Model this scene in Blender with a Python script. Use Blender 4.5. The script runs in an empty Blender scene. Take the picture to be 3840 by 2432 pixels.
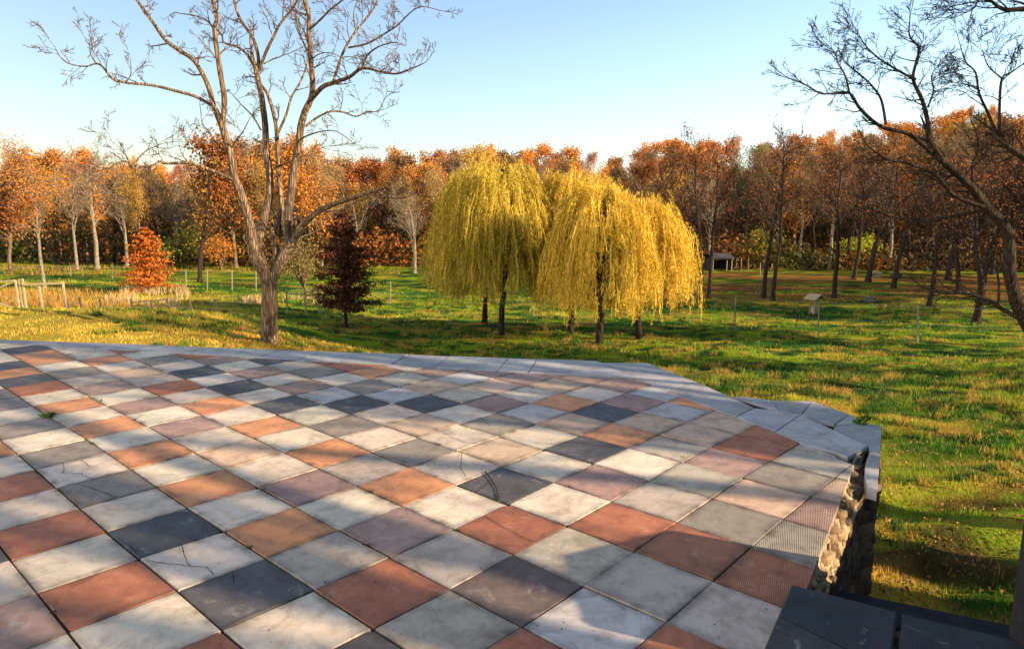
import bpy, math, random
import numpy as np
from mathutils import Matrix, Vector
C = bpy.context.scene.collection
R = math.radians
rs = random.Random(7)
# ---------------------------------------------------------------- camera
F, PITCH, ROLL, CH = 2654.407, 0.166011, -0.00812374, 1.79329
YAW, GX, GY, S = 0.837675773, 4.87449937, -6.72417, 0.45
cp, sp, cr, sr = math.cos(PITCH), math.sin(PITCH), math.cos(ROLL), math.sin(ROLL)
cam = bpy.data.objects.new('camera', bpy.data.cameras.new('camera')); C.objects.link(cam)
bpy.context.scene.camera = cam
cam.data.sensor_width = 36; cam.data.lens = F/3840*36; cam.data.clip_end = 4000; cam.data.clip_start = .05
right = Vector((cr, -sr*sp, -sr*cp)); up = Vector((sr, cr*sp, cr*cp)); fw = Vector((0, cp, -sp))
m = Matrix((right, up, -fw)).transposed().to_4x4(); m.translation = (0, 0, CH); cam.matrix_world = m

def ray(px, py):
    a = (px-1920)/F; b = (1216-py)/F
    x = a*cr+b*sr; u = -a*sr+b*cr
    return (x, cp+u*sp, -sp+u*cp)
def at(px, py, Y):
    d = ray(px, py); t = Y/d[1]; return (d[0]*t, Y, CH+d[2]*t)
def flat(px, py, z=0.):
    d = ray(px, py); t = (z-CH)/d[2]; return (d[0]*t, d[1]*t)
# ---------------------------------------------------------------- noise
_rg = np.random.RandomState(3); _T = _rg.rand(256, 256)
def vnoise(x, y):
    x = np.asarray(x, float); y = np.asarray(y, float)
    xi = np.floor(x).astype(int); yi = np.floor(y).astype(int); fx = x-xi; fy = y-yi
    fx = fx*fx*(3-2*fx); fy = fy*fy*(3-2*fy)
    a = _T[xi & 255, yi & 255]; b = _T[(xi+1) & 255, yi & 255]; c = _T[xi & 255, (yi+1) & 255]; d = _T[(xi+1) & 255, (yi+1) & 255]
    return (a*(1-fx)+b*fx)*(1-fy)+(c*(1-fx)+d*fx)*fy
def fbm(x, y, o=4):
    s = 0; a = .5; n = 0
    for k in range(o):
        s = s+a*vnoise(np.asarray(x)*2**k+17.3*k, np.asarray(y)*2**k+9.1*k); n += a; a *= .5
    return s/n
# ---------------------------------------------------------------- terrain height
LP = np.array([(-60, -1.5), (9, -1.5), (14, -1.7), (20, -2.02), (26, -2.25), (28, -2.45), (32, -3.1), (36, -3.75), (40, -4.25), (50, -5.0), (60, -5.55), (80, -6.4), (100, -7), (115, -7.1), (2000, -7.1)])
RP = np.array([(-60, -1.5), (6, -1.5), (14, -2.2), (20, -3.0), (28, -4.1), (35, -4.85), (40, -5.2), (50, -5.9), (70, -6.5), (100, -7), (115, -7.1), (2000, -7.1)])
def sstep(a, b, x):
    t = np.clip((x-a)/(b-a), 0, 1); return t*t*(3-2*t)
def tz(x, y, fine=True):
    x = np.asarray(x, float); y = np.asarray(y, float)
    u = x/np.maximum(y, 6.)
    w = sstep(-.5, -.12, u)
    z = np.interp(y, LP[:, 0], LP[:, 1])*(1-w)+np.interp(y, RP[:, 0], RP[:, 1])*w
    A = np.interp(u, [-.8, -.3, 0, .25, .5, .7], [3, 5, 8, 12, 19, 21])
    z = z+A*sstep(108, 205, y)
    z = z+(fbm(x*.09, y*.09, 3)-.5)*.5*sstep(9, 30, y)
    if fine:
        k = np.exp(-np.maximum(y, 0)/60)
        z = z+(fbm(x*1.3, y*1.7, 3)-.5)*.30*k*sstep(3, 7, y)+(fbm(x*.45+40, y*.45, 2)-.5)*.25*sstep(5, 15, y)
    return z
def gz(x, y): return float(tz(x, y, True))
def gp(px, py):
    d = ray(px, py); t = 6.
    while t < 400:
        x, y, z = d[0]*t, d[1]*t, CH+d[2]*t
        if z <= float(tz(x, y, False)): break
        t += .15
    return (x, y, gz(x, y))
# ---------------------------------------------------------------- object helpers
def mesh_np(name, V, Fq, mats, parent=None, mi=None, smooth=False, attrs=None, loc=None):
    me = bpy.data.meshes.new(name)
    V = np.asarray(V, np.float32).reshape(-1, 3); Fq = np.asarray(Fq, np.int32)
    n = Fq.shape[1]
    me.vertices.add(len(V)); me.vertices.foreach_set('co', V.ravel())
    me.loops.add(Fq.size); me.loops.foreach_set('vertex_index', Fq.ravel())
    me.polygons.add(len(Fq)); me.polygons.foreach_set('loop_start', np.arange(0, Fq.size, n, dtype=np.int32))
    if mi is not None: me.polygons.foreach_set('material_index', np.asarray(mi, np.int32))
    me.update(calc_edges=True)
    if smooth: me.polygons.foreach_set('use_smooth', np.ones(len(Fq), bool))
    for an, (dom, typ, arr) in (attrs or {}).items():
        at_ = me.attributes.new(an, typ, dom)
        at_.data.foreach_set('color' if 'COLOR' in typ else 'value', np.asarray(arr, np.float32).ravel())
    for mm in (mats if isinstance(mats, (list, tuple)) else [mats]): me.materials.append(mm)
    o = bpy.data.objects.new(name, me); C.objects.link(o)
    if loc is not None: o.location = loc
    if parent: o.parent = parent
    return o
class MB:
    def __init__(s): s.v = []; s.f = []; s.m = []
    def quad(s, a, b, c, d, m=0):
        n = len(s.v); s.v += [a, b, c, d]; s.f.append((n, n+1, n+2, n+3)); s.m.append(m)
    def prism(s, poly, z0, z1, m=0, bev=0.0):      # poly counter-clockwise (x,y[,ztop])
        n = len(s.v); k = len(poly)
        zt = [p[2] if len(p) > 2 else z1 for p in poly]
        cx = sum(p[0] for p in poly)/k; cy = sum(p[1] for p in poly)/k
        s.v += [(p[0], p[1], z0) for p in poly]
        s.v += [(p[0], p[1], zt[i]-bev) for i, p in enumerate(poly)]
        ins = []
        for i, p in enumerate(poly):
            dx, dy = cx-p[0], cy-p[1]; L = math.hypot(dx, dy) or 1; q = min(bev*1.4, L*.4)/L
            ins.append((p[0]+dx*q, p[1]+dy*q, zt[i]))
        s.v += ins
        for i in range(k):
            j = (i+1) % k
            s.f.append((n+i, n+j, n+k+j, n+k+i)); s.m.append(m)
            s.f.append((n+k+i, n+k+j, n+2*k+j, n+2*k+i)); s.m.append(m)
        s.f.append(tuple(n+2*k+i for i in range(k))); s.m.append(m)
        s.f.append(tuple(n+k-1-i for i in range(k))); s.m.append(m)
    def bar(s, a, b, w, h=None, m=0, upv=(0, 0, 1)):
        a = Vector(a); b = Vector(b); t = (b-a).normalized(); h = h or w
        u = Vector(upv)
        if abs(t.dot(u)) > .95: u = Vector((1, 0, 0))
        s1 = t.cross(u).normalized(); s2 = s1.cross(t).normalized(); n = len(s.v)
        for p in (a, b):
            for i, j in ((-1, -1), (1, -1), (1, 1), (-1, 1)): s.v.append(tuple(p+s1*w/2*i+s2*h/2*j))
        for q in ((0, 1, 5, 4), (1, 2, 6, 5), (2, 3, 7, 6), (3, 0, 4, 7), (3, 2, 1, 0), (4, 5, 6, 7)):
            s.f.append(tuple(n+k for k in q)); s.m.append(m)
    def build(s, name, mats, parent=None, loc=None, bevel=0):
        me = bpy.data.meshes.new(name); me.from_pydata(s.v, [], s.f)
        for mm in (mats if isinstance(mats, (list, tuple)) else [mats]): me.materials.append(mm)
        me.polygons.foreach_set('material_index', s.m); me.update()
        o = bpy.data.objects.new(name, me); C.objects.link(o)
        if parent: o.parent = parent
        if loc is not None: o.location = loc
        if bevel:
            b = o.modifiers.new('b', 'BEVEL'); b.width = bevel; b.segments = 2; b.limit_method = 'ANGLE'
        return o
def tag(o, label=None, cat=None, group=None, kind=None):
    if label: o['label'] = label
    if cat: o['category'] = cat
    if group: o['group'] = group
    if kind: o['kind'] = kind
    return o
def empty(name, loc, rz=0, sc=1):
    o = bpy.data.objects.new(name, None); C.objects.link(o); o.location = loc; o.rotation_euler = (0, 0, rz)
    o.scale = (sc, sc, sc) if not isinstance(sc, tuple) else sc; o.empty_display_size = .2
    return o
def copy_tree(o, parent=None):
    c = o.copy(); C.objects.link(c); c.parent = parent
    for ch in o.children: copy_tree(ch, c)
    return c
# ---------------------------------------------------------------- materials
class NT:
    def __init__(s, name):
        s.m = bpy.data.materials.new(name); s.m.use_nodes = True; s.t = s.m.node_tree; s.n = s.t.nodes; s.n.clear()
        s.out = s.n.new('ShaderNodeOutputMaterial')
    def add(s, typ, ins=None, **kw):
        nd = s.n.new('ShaderNode'+typ)
        for k, v in kw.items(): setattr(nd, k, v)
        for k, v in (ins or {}).items(): s.set(nd, k, v)
        return nd
    def set(s, nd, k, v):
        i = nd.inputs[k]
        if hasattr(v, 'is_output') or isinstance(v, bpy.types.NodeSocket): s.t.links.new(v, i)
        else:
            if isinstance(v, tuple) and len(v) == 3 and i.type == 'RGBA': v = v+(1,)
            i.default_value = v
    def math(s, op, a, b=None, c=None, clamp=False):
        nd = s.add('Math', operation=op, use_clamp=clamp); s.set(nd, 0, a)
        if b is not None: s.set(nd, 1, b)
        if c is not None: s.set(nd, 2, c)
        return nd.outputs[0]
    def mix(s, f, a, b, mode='MIX'):
        nd = s.add('MixRGB', blend_type=mode); s.set(nd, 0, f); s.set(nd, 1, a); s.set(nd, 2, b); return nd.outputs[0]
    def noise(s, vec, scale, det=4, rough=.55, dist=0):
        nd = s.add('TexNoise', {'Scale': scale, 'Detail': det, 'Roughness': rough, 'Distortion': dist})
        if vec is not None: s.set(nd, 'Vector', vec)
        return nd.outputs['Fac']
    def ramp(s, f, stops):
        nd = s.add('ValToRGB'); s.set(nd, 0, f); e = nd.color_ramp.elements
        while len(e) < len(stops): e.new(.5)
        for q, (p, c) in zip(e, stops): q.position = p; q.color = (c if isinstance(c, tuple) else (c, c, c))[:3]+(1,)
        return nd.outputs[0]
    def map(s, vec, sc=(1, 1, 1), rot=(0, 0, 0)):
        nd = s.add('Mapping', {'Scale': sc, 'Rotation': rot}); s.set(nd, 'Vector', vec); return nd.outputs[0]
    def obj(s): return s.add('TexCoord').outputs['Object']
    def pos(s): return s.add('NewGeometry').outputs['Position']
    def attr(s, n): return s.add('Attribute', attribute_name=n)
    def bump(s, h, st=.3, d=.01, normal=None):
        nd = s.add('Bump', {'Strength': st, 'Distance': d, 'Height': h})
        if normal is not None: s.set(nd, 'Normal', normal)
        return nd.outputs[0]
    def bsdf(s, col, rough=.8, normal=None, spec=.3, trans=0, **kw):
        b = s.add('BsdfPrincipled', {'Roughness': rough, 'Base Color': col, 'Specular IOR Level': spec})
        if normal is not None: s.set(b, 'Normal', normal)
        sh = b.outputs[0]
        if trans:
            tr = s.add('BsdfTranslucent', {'Color': col}); mx = s.add('MixShader', {0: trans}); s.t.links.new(sh, mx.inputs[1]); s.t.links.new(tr.outputs[0], mx.inputs[2]); sh = mx.outputs[0]
        s.t.links.new(sh, s.out.inputs[0]); return s.m

def bark_mat(name, c0, c1, sc=1.0, bst=.6):
    n = NT(name); p = n.obj()
    v = n.map(p, (sc*14, sc*14, sc*2.2))
    a = n.noise(v, 1.0, 6, .65, .6); b = n.noise(p, .9*sc, 3)
    vv = n.add('TexVoronoi', {'Scale': 1.0, 'Randomness': 1.0}, feature='DISTANCE_TO_EDGE'); n.set(vv, 'Vector', n.map(n.mix(.12, p, n.add('TexNoise', {'Scale': 3.}).outputs['Color']), (sc*22, sc*22, sc*2.6)))
    gr = n.ramp(vv.outputs['Distance'], [(.0, 0.), (.28, 1.)]); a = n.math('MULTIPLY', n.math('ADD', a, gr), .5)
    col = n.mix(n.ramp(a, [(.3, 0.), (.72, 1.)]), c0, c1)
    col = n.mix(n.math('MULTIPLY', b, .5), col, tuple(x*.55 for x in c1))
    return n.bsdf(col, .9, n.bump(a, bst, .05), .1)
def leaf_mat(name, dark, base, light, trans=.3, useobj=True):
    n = NT(name); r = n.attr('rnd').outputs['Fac']; p = n.pos()
    big = n.noise(p, .35, 2)
    f = n.math('ADD', n.math('MULTIPLY', r, .6), n.math('MULTIPLY', big, .4))
    col = n.ramp(f, [(.15, dark), (.5, base), (.85, light)])
    if useobj:
        oi = n.add('ObjectInfo'); col = n.mix(1., col, oi.outputs['Color'], 'MULTIPLY')
    return n.bsdf(col, .75, None, .15, trans)
M = {}
M['bark_walnut'] = bark_mat('bark_walnut', (.045, .028, .018), (.34, .225, .14), .8, 1.)
M['bark_dark'] = bark_mat('bark_dark', (.012, .009, .008), (.075, .05, .035), 1.0)
M['bark_pale'] = bark_mat('bark_pale', (.12, .085, .055), (.37, .30, .22), .6)
M['bark_mid'] = bark_mat('bark_mid', (.09, .055, .033), (.27, .185, .12), .6)
M['leaf'] = leaf_mat('leaf_autumn', (.5, .46, .48), (.8, .8, .8), (1.08, 1.1, 1.0), .25)
M['leaf_willow'] = leaf_mat('leaf_willow', (.17, .11, .008), (.70, .44, .035), (1.0, .76, .16), .2)
M['leaf_willow_shaded'] = leaf_mat('leaf_willow_shaded', (.10, .08, .008), (.50, .345, .03), (.92, .68, .12), .16)  # darker, greener copy of leaf_willow; neighbour clump's shade put into the colour
M['leaf_cypress'] = leaf_mat('leaf_cypress', (.13, .03, .008), (.48, .125, .02), (.66, .24, .04), .2)
M['needle_dark'] = leaf_mat('needle_dark', (.02, .009, .007), (.08, .028, .014), (.27, .09, .03), .1)

def simple(name, c0, c1, sc=6, rough=.85, bst=.25, stretch=(1, 1, 1)):
    n = NT(name); v = n.map(n.obj(), stretch); a = n.noise(v, sc, 5, .6)
    return n.bsdf(n.mix(n.ramp(a, [(.3, 0.), (.7, 1.)]), c0, c1), rough, n.bump(a, bst, .01), .25)
M['wood_pale'] = simple('weathered_pale_wood', (.26, .18, .09), (.52, .39, .22), 5, stretch=(6, 6, .8))
M['wood_dark'] = simple('dark_wood', (.05, .035, .022), (.16, .11, .07), 5, stretch=(6, 6, .8))
M['wood_grey'] = simple('grey_wood', (.17, .13, .09), (.38, .31, .23), 5, stretch=(6, 6, .8))
M['metal_grey'] = simple('grey_metal', (.3, .3, .3), (.5, .5, .5), 5, .5)
M['shed_dark'] = simple('shed_dark', (.02, .018, .016), (.05, .045, .04), 3)
M['roof_grey'] = simple('roof_grey', (.03, .03, .032), (.07, .065, .07), 3)
M['stone_shaded'] = simple('dark_stone', (.006, .006, .007), (.022, .021, .024), 9)  # near-black base; shade on the pier and walls is put into the colour
M['box_dark'] = simple('box_dark', (.02, .02, .022), (.06, .06, .06), 3)
M['box_pale'] = simple('box_pale', (.05, .055, .05), (.11, .115, .11), 3)
# ground and grass
n = NT('field_ground'); col = n.attr('gcol').outputs['Color']; p = n.pos()
f1 = n.noise(p, 3.0, 6, .7); f2 = n.noise(n.map(p, (1, .5, 1)), 14, 4, .7)
c2 = n.mix(n.ramp(f1, [(.35, 0.), (.65, .75)]), col, n.mix(1., col, (1.25, .95, .6), 'MULTIPLY'))
c2 = n.mix(n.math('MULTIPLY', f2, .75), c2, n.mix(1., col, (.42, .46, .4), 'MULTIPLY'))
M['ground'] = n.bsdf(c2, .95, n.bump(n.math('ADD', f1, f2), .9, .12), .05)
n = NT('grass_blades'); col = n.attr('gcol').outputs['Color']; M['grass'] = n.bsdf(col, .7, None, .2, .35)
# paving
n = NT('paving'); tc = n.attr('tcol').outputs['Color']; uv = n.add('UVMap', uv_map='UVMap').outputs[0]; p = n.pos()
sep = n.add('SeparateXYZ'); n.set(sep, 0, uv)
def edge(s):
    return n.math('MULTIPLY', n.math('ABSOLUTE', n.math('SUBTRACT', s, .5)), 2)
ed = n.math('MAXIMUM', edge(sep.outputs[0]), edge(sep.outputs[1]))
blot = n.noise(p, 2.3, 5, .65, .4); fine = n.noise(p, 60, 4, .7); grit = n.noise(p, 260, 2, .6); mid = n.noise(p, 9, 5, .6, .3)
wide = n.noise(n.map(p, (1, 1, 1)), .8, 5, .65, .6)
edn = n.math('MULTIPLY', n.ramp(ed, [(.78, 0.), (.97, 1.)]), n.ramp(mid, [(.35, .1), (.7, 1.)]))
off = n.add('ObjectInfo'); tl = n.add('VectorMath', operation='SCALE'); n.set(tl, 0, n.attr('tcol').outputs['Vector']); n.set(tl, 3, 40.)
pv = n.add('VectorMath', operation='ADD'); n.set(pv, 0, p); n.set(pv, 1, tl.outputs[0]); pv = pv.outputs[0]     # a different stain pattern on every slab
blot = n.noise(pv, 3.2, 6, .7, .5); blot2 = n.noise(pv, 7.5, 6, .75, .8)
c = n.mix(n.math('MULTIPLY', n.ramp(blot, [(.45, 0.), (.67, 1.)]), .55), tc, n.mix(1., tc, (.42, .38, .34), 'MULTIPLY'))
c = n.mix(n.math('MULTIPLY', n.ramp(blot2, [(.5, 0.), (.62, 1.)]), .4), c, n.mix(1., c, (.5, .46, .42), 'MULTIPLY'))
c = n.mix(n.math('MULTIPLY', n.ramp(blot2, [(.3, 1.), (.42, 0.)]), .35), c, (.55, .48, .38))
c = n.mix(n.math('MULTIPLY', n.ramp(mid, [(.5, 0.), (.75, 1.)]), .35), c, n.mix(1., c, (.55, .53, .52), 'MULTIPLY'))
c = n.mix(n.math('MULTIPLY', n.ramp(wide, [(.5, 0.), (.7, 1.)]), .25), c, n.mix(1., c, (.5, .44, .38), 'MULTIPLY'))
c = n.mix(n.math('MULTIPLY', edn, .75), c, (.055, .042, .03))
c = n.mix(n.math('MULTIPLY', n.ramp(fine, [(.4, 0.), (.75, 1.)]), .28), c, n.mix(1., c, (1.3, 1.28, 1.22), 'MULTIPLY'))
c = n.mix(n.math('MULTIPLY', n.ramp(grit, [(.5, 0.), (.8, 1.)]), .25), c, n.mix(1., c, (.5, .5, .5), 'MULTIPLY'))
spots = n.ramp(n.noise(p, 34, 2, .4), [(.72, 0.), (.78, 1.)])
c = n.mix(n.math('MULTIPLY', spots, .6), c, (.05, .045, .035))
hb = n.math('ADD', n.math('MULTIPLY', fine, .5), n.math('MULTIPLY', mid, .9))
M['paving'] = n.bsdf(c, .72, n.bump(hb, .35, .006), .35)
def ribbed():
    m2 = M['paving'].copy(); m2.name = 'ribbed_paving'; t = m2.node_tree
    bs = [q for q in t.nodes if q.type == 'BSDF_PRINCIPLED'][0]; ob = [q for q in t.nodes if q.type == 'BUMP'][0]
    g = t.nodes.new('ShaderNodeNewGeometry'); mp = t.nodes.new('ShaderNodeMapping'); mp.inputs['Rotation'].default_value = (0, 0, R(-68+90)); mp.vector_type = 'TEXTURE'
    mp.inputs['Rotation'].default_value = (0, 0, R(-22))
    w = t.nodes.new('ShaderNodeTexWave'); w.wave_type = 'BANDS'; w.bands_direction = 'X'; w.inputs['Scale'].default_value = 2*math.pi/.0125/(2*math.pi)*.314*1.35; w.inputs['Distortion'].default_value = 0
    t.links.new(g.outputs['Position'], mp.inputs[0]); t.links.new(mp.outputs[0], w.inputs['Vector'])
    b2 = t.nodes.new('ShaderNodeBump'); b2.inputs['Strength'].default_value = .5; b2.inputs['Distance'].default_value = .004
    t.links.new(w.outputs['Fac'], b2.inputs['Height']); t.links.new(ob.outputs[0], b2.inputs['Normal']); t.links.new(b2.outputs[0], bs.inputs['Normal'])
    src = bs.inputs['Base Color'].links[0].from_socket
    mx = t.nodes.new('ShaderNodeMixRGB'); mx.blend_type = 'MULTIPLY'; cr_ = t.nodes.new('ShaderNodeValToRGB'); cr_.color_ramp.elements[0].position = .1; cr_.color_ramp.elements[0].color = (.72, .7, .68, 1); cr_.color_ramp.elements[1].position = .6; cr_.color_ramp.elements[1].color = (1.05, 1.05, 1.05, 1)
    t.links.new(w.outputs['Fac'], cr_.inputs[0]); mx.inputs[0].default_value = 1; t.links.new(src, mx.inputs[1]); t.links.new(cr_.outputs[0], mx.inputs[2]); t.links.new(mx.outputs[0], bs.inputs['Base Color'])
    return m2
M['ribbed'] = ribbed()
M['joint'] = simple('joint_dirt', (.018, .014, .01), (.06, .05, .035), 20)
M['crack'] = simple('crack_dark', (.012, .01, .009), (.035, .028, .022), 20)
n = NT('rubble_stone'); p = n.pos()
vo = n.add('TexVoronoi', {'Scale': 11, 'Randomness': 1.0}, feature='DISTANCE_TO_EDGE'); n.set(vo, 'Vector', n.map(p, (1, 1, 1.9)))
vc = n.add('TexVoronoi', {'Scale': 11}); n.set(vc, 'Vector', n.map(p, (1, 1, 1.9)))
hs = n.add('SeparateColor'); n.set(hs, 0, vc.outputs['Color'])
st = n.ramp(hs.outputs[0], [(0, (.24, .17, .11)), (.4, (.36, .29, .21)), (.7, (.30, .2, .12)), (1, (.42, .36, .28))])
dn = n.noise(p, 30, 6, .7)
st = n.mix(n.math('MULTIPLY', dn, .6), st, n.mix(1., st, (.45, .42, .38), 'MULTIPLY'))
e = n.ramp(vo.outputs['Distance'], [(.02, 0.), (.09, 1.)])
st = n.mix(e, (.16, .13, .1), st)
M['rubble'] = n.bsdf(st, .92, n.bump(n.math('ADD', e, n.math('MULTIPLY', dn, .5)), 1., .03), .15)
n = NT('stone'); p = n.pos(); tc_ = n.attr('tcol').outputs['Color']; a = n.noise(p, 14, 6, .7, .3); b = n.noise(p, 70, 4, .7)
c = n.mix(n.ramp(a, [(.35, 0.), (.7, .8)]), tc_, n.mix(1., tc_, (.5, .45, .4), 'MULTIPLY')); c = n.mix(n.math('MULTIPLY', b, .5), c, n.mix(1., c, (1.5, 1.4, 1.25), 'MULTIPLY'))
M['stone'] = n.bsdf(c, .92, n.bump(n.math('ADD', a, b), .8, .02), .12)
n = NT('broken_mortar'); p = n.pos(); a = n.noise(p, 9, 7, .7, .5); b = n.noise(p, 40, 5, .7)
c = n.ramp(a, [(.3, (.2, .12, .06)), (.5, (.5, .36, .2)), (.7, (.68, .55, .36))])
c = n.mix(n.math('MULTIPLY', b, .5), c, (.25, .16, .09))
M['mortar'] = n.bsdf(c, .95, n.bump(n.math('ADD', a, b), .9, .03), .1)
# ---------------------------------------------------------------- world and sun
SUN_AZ = math.atan2(.92, -.39)     # clockwise from +Y
SUN_EL = R(20)
sc = bpy.context.scene
w = bpy.data.worlds.new('World'); sc.world = w; w.use_nodes = True; t = w.node_tree; t.nodes.clear()
sky = t.nodes.new('ShaderNodeTexSky'); sky.sky_type = 'NISHITA'; sky.sun_disc = False; sky.sun_elevation = SUN_EL; sky.sun_rotation = -SUN_AZ
sky.air_density = 1.0; sky.dust_density = 1.0; sky.ozone_density = 1.2; sky.altitude = 50
bg = t.nodes.new('ShaderNodeBackground'); bg.inputs[1].default_value = .105; ow = t.nodes.new('ShaderNodeOutputWorld')
t.links.new(sky.outputs[0], bg.inputs[0]); t.links.new(bg.outputs[0], ow.inputs[0])
sl = bpy.data.lights.new('sun', 'SUN'); sl.energy = 5; sl.angle = R(.6); sl.color = (1, .80, .55)
so = bpy.data.objects.new('sun', sl); C.objects.link(so)
sd = Vector((math.sin(SUN_AZ)*math.cos(SUN_EL), math.cos(SUN_AZ)*math.cos(SUN_EL), math.sin(SUN_EL)))
so.rotation_euler = sd.to_track_quat('Z', 'Y').to_euler(); so.location = sd*60
sc.view_settings.view_transform = 'Standard'; sc.view_settings.look = 'None'; sc.view_settings.exposure = 1.32; sc.view_settings.gamma = 1
sc.render.engine = 'CYCLES'; sc.cycles.max_bounces = 5; sc.cycles.transparent_max_bounces = 4
# ---------------------------------------------------------------- ground sheet
def gcolor(x, y):
    """real ground colours: green, straw and leaf-litter patches"""
    u = x/np.maximum(y, 6.)
    a = fbm(x*.25, y*.4, 4); b = fbm(x*1.1+50, y*1.6, 4); c = fbm(x*.6+90, y*.9+7, 3)
    green = np.array([.038, .13, .008]); lime = np.array([.20, .29, .012]); straw = np.array([.60, .40, .055]); brown = np.array([.20, .085, .026]); dgreen = np.array([.014, .05, .008])
    f = lambda t: np.clip(t, 0, 1)[..., None]
    col = green*(1-f((a-.42)*8))+lime*f((a-.42)*8)
    col = col*(1-f((b-.5)*9))+dgreen*f((b-.5)*9)
    st = np.clip((c-.54)*6, 0, 1)*.5
    lawnleft = sstep(-.05, -.3, u)*sstep(31, 27, y)
    edge_ = sstep(17, 10, y)*sstep(.75, .2, u)*.5
    nearR = sstep(10, 7, y)*.95
    reed = sstep(-.35, -.45, u)*sstep(36, 40, y)*sstep(62, 55, y)*.7
    s_ = np.clip(st+lawnleft*(.55+.6*(c-.3))+edge_*c+nearR*np.clip((c-.42)*5, 0, 1)+reed*c*1.4, 0, .95)[..., None]
    col = col*(1-s_)+straw*s_
    lit = sstep(58, 68, y)*sstep(104, 92, y)*sstep(.12, .22, u)*np.clip((fbm(x*.12, y*.5, 3)-.36)*6, 0, 1)*.9
    lit = np.maximum(lit, np.clip((b-.5)*6, 0, 1)*.45*sstep(11, 6.5, y))
    lit = np.maximum(lit, sstep(100, 112, y))
    lit = lit[..., None]
    return col*(1-lit)+brown*lit
def axis(segs):
    o = []
    for a, b, s_ in segs: o += list(np.arange(a, b, s_))
    return np.array(o)
ys = axis([(-1500, -40, 365), (-40, -8, 4), (-8, 45, .3), (45, 120, 1.), (120, 340, 5), (340, 1700, 170)])
xs = axis([(-1800, -300, 300), (-300, -80, 10), (-80, -25, 1.2), (-25, 28, .38), (28, 90, 1.2), (90, 300, 10), (300, 1900, 300)])
X, Y = np.meshgrid(xs, ys); Z = tz(X, Y)
# keep the soil below the terrace
V = np.stack([X, Y, Z], -1).reshape(-1, 3); nx = len(xs)
I = (np.arange(len(ys)-1)[:, None]*nx+np.arange(nx-1)[None, :]).ravel()
Fq = np.stack([I, I+1, I+1+nx, I+nx], 1)
gc = gcolor(X, Y).reshape(-1, 3); gc = np.concatenate([gc, np.ones((len(gc), 1))], 1)
g = mesh_np('ground', V, Fq, M['ground'], smooth=True, attrs={'gcol': ('POINT', 'FLOAT_COLOR', gc)}); tag(g, kind='structure')

# grass blades: clumped, taller where straw
def grass(name, N, y0, y1, umin, umax, h, wd, seed, dens, label, colf=None, blades=1):
    r = np.random.RandomState(seed)
    yy = y0*(y1/y0)**r.rand(N) if dens == 'log' else y0+(y1-y0)*r.rand(N)
    xx = (umin+(umax-umin)*r.rand(N))*yy
    cl = fbm(xx*1.5+11, yy*1.5, 3); keep = (r.rand(N) < np.clip((cl-.3)*3.2, .08, 1))
    # off the terrace
    keep &= ~inside_terrace(xx, yy)
    xx = xx[keep]; yy = yy[keep]; cl = cl[keep]; N = len(xx)
    zz = tz(xx, yy); k = (yy/12.)**.55 if dens == 'log' else 1
    hh = h*k*(.45+1.1*r.rand(N))*(.5+cl); ww = wd*k*(.6+.8*r.rand(N))
    an = r.rand(N)*math.pi; lx = (r.rand(N)-.5)*hh*.9; ly = (r.rand(N)-.5)*hh*.9
    dx = np.cos(an)*ww; dy = np.sin(an)*ww
    V = np.stack([np.stack([xx-dx, yy-dy, zz-.02], 1), np.stack([xx+dx, yy+dy, zz-.02], 1), np.stack([xx+lx, yy+ly, zz+hh], 1)], 1).reshape(-1, 3)
    Fq = np.arange(N*3).reshape(-1, 3)
    c = (colf or gcolor)(xx, yy)*(.75+.9*r.rand(N)[:, None])*1.1
    mixy = (r.rand(N) < .09)[:, None]; c = np.where(mixy, np.array([.62, .45, .12])*(.6+.5*r.rand(N)[:, None]), c)
    c = np.concatenate([np.repeat(c, 3, 0), np.ones((N*3, 1))], 1)
    o = mesh_np(name, V, Fq, M['grass'], attrs={'gcol': ('POINT', 'FLOAT_COLOR', c)})
    return tag(o, label, 'grass', kind='stuff')
def tussocks(M_, seed):
    r = np.random.RandomState(seed); ty = 6.5*(60/6.5)**r.rand(M_); tx_ = r.uniform(-.6, .95, M_)*ty
    k = ~inside_terrace(tx_, ty) & (fbm(tx_*.35+3, ty*.5, 3) > .44); tx_ = tx_[k]; ty = ty[k]; M_ = len(tx_); nb_ = 34
    tone = r.rand(M_); base = np.where((tone < .45)[:, None], np.array([.05, .12, .012]), np.where((tone < .72)[:, None], np.array([.42, .25, .05]), np.array([.20, .24, .02])))
    sz = (.10+.13*r.rand(M_))*np.clip(ty/18., .45, 1); x = np.repeat(tx_, nb_)+r.randn(M_*nb_)*np.repeat(sz, nb_)*.55; y = np.repeat(ty, nb_)+r.randn(M_*nb_)*np.repeat(sz, nb_)*.5
    z = tz(x, y); N = M_*nb_; h = np.repeat(sz, nb_)*(.5+.8*r.rand(N)); l_ = r.randn(N, 2)*h[:, None]*.45; a = r.rand(N)*3.14; w_ = .006+.0004*y
    B = np.stack([x, y, z-.02], 1); d_ = np.stack([np.cos(a)*w_, np.sin(a)*w_, 0*a], 1); Tp = np.stack([x+l_[:, 0], y+l_[:, 1], z+h], 1)
    V = np.stack([B-d_, B+d_, Tp], 1).reshape(-1, 3); c = np.repeat(base, nb_, 0)*(.6+.9*r.rand(N, 1)); c = np.concatenate([np.repeat(c, 3, 0), np.ones((N*3, 1))], 1)
    tag(mesh_np('grass_tussocks', V, np.arange(N*3).reshape(-1, 3), M['grass'], attrs={'gcol': ('POINT', 'FLOAT_COLOR', c)}), 'coarse dark green and tan grass tussocks in the meadow', 'grass', kind='stuff')
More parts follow.
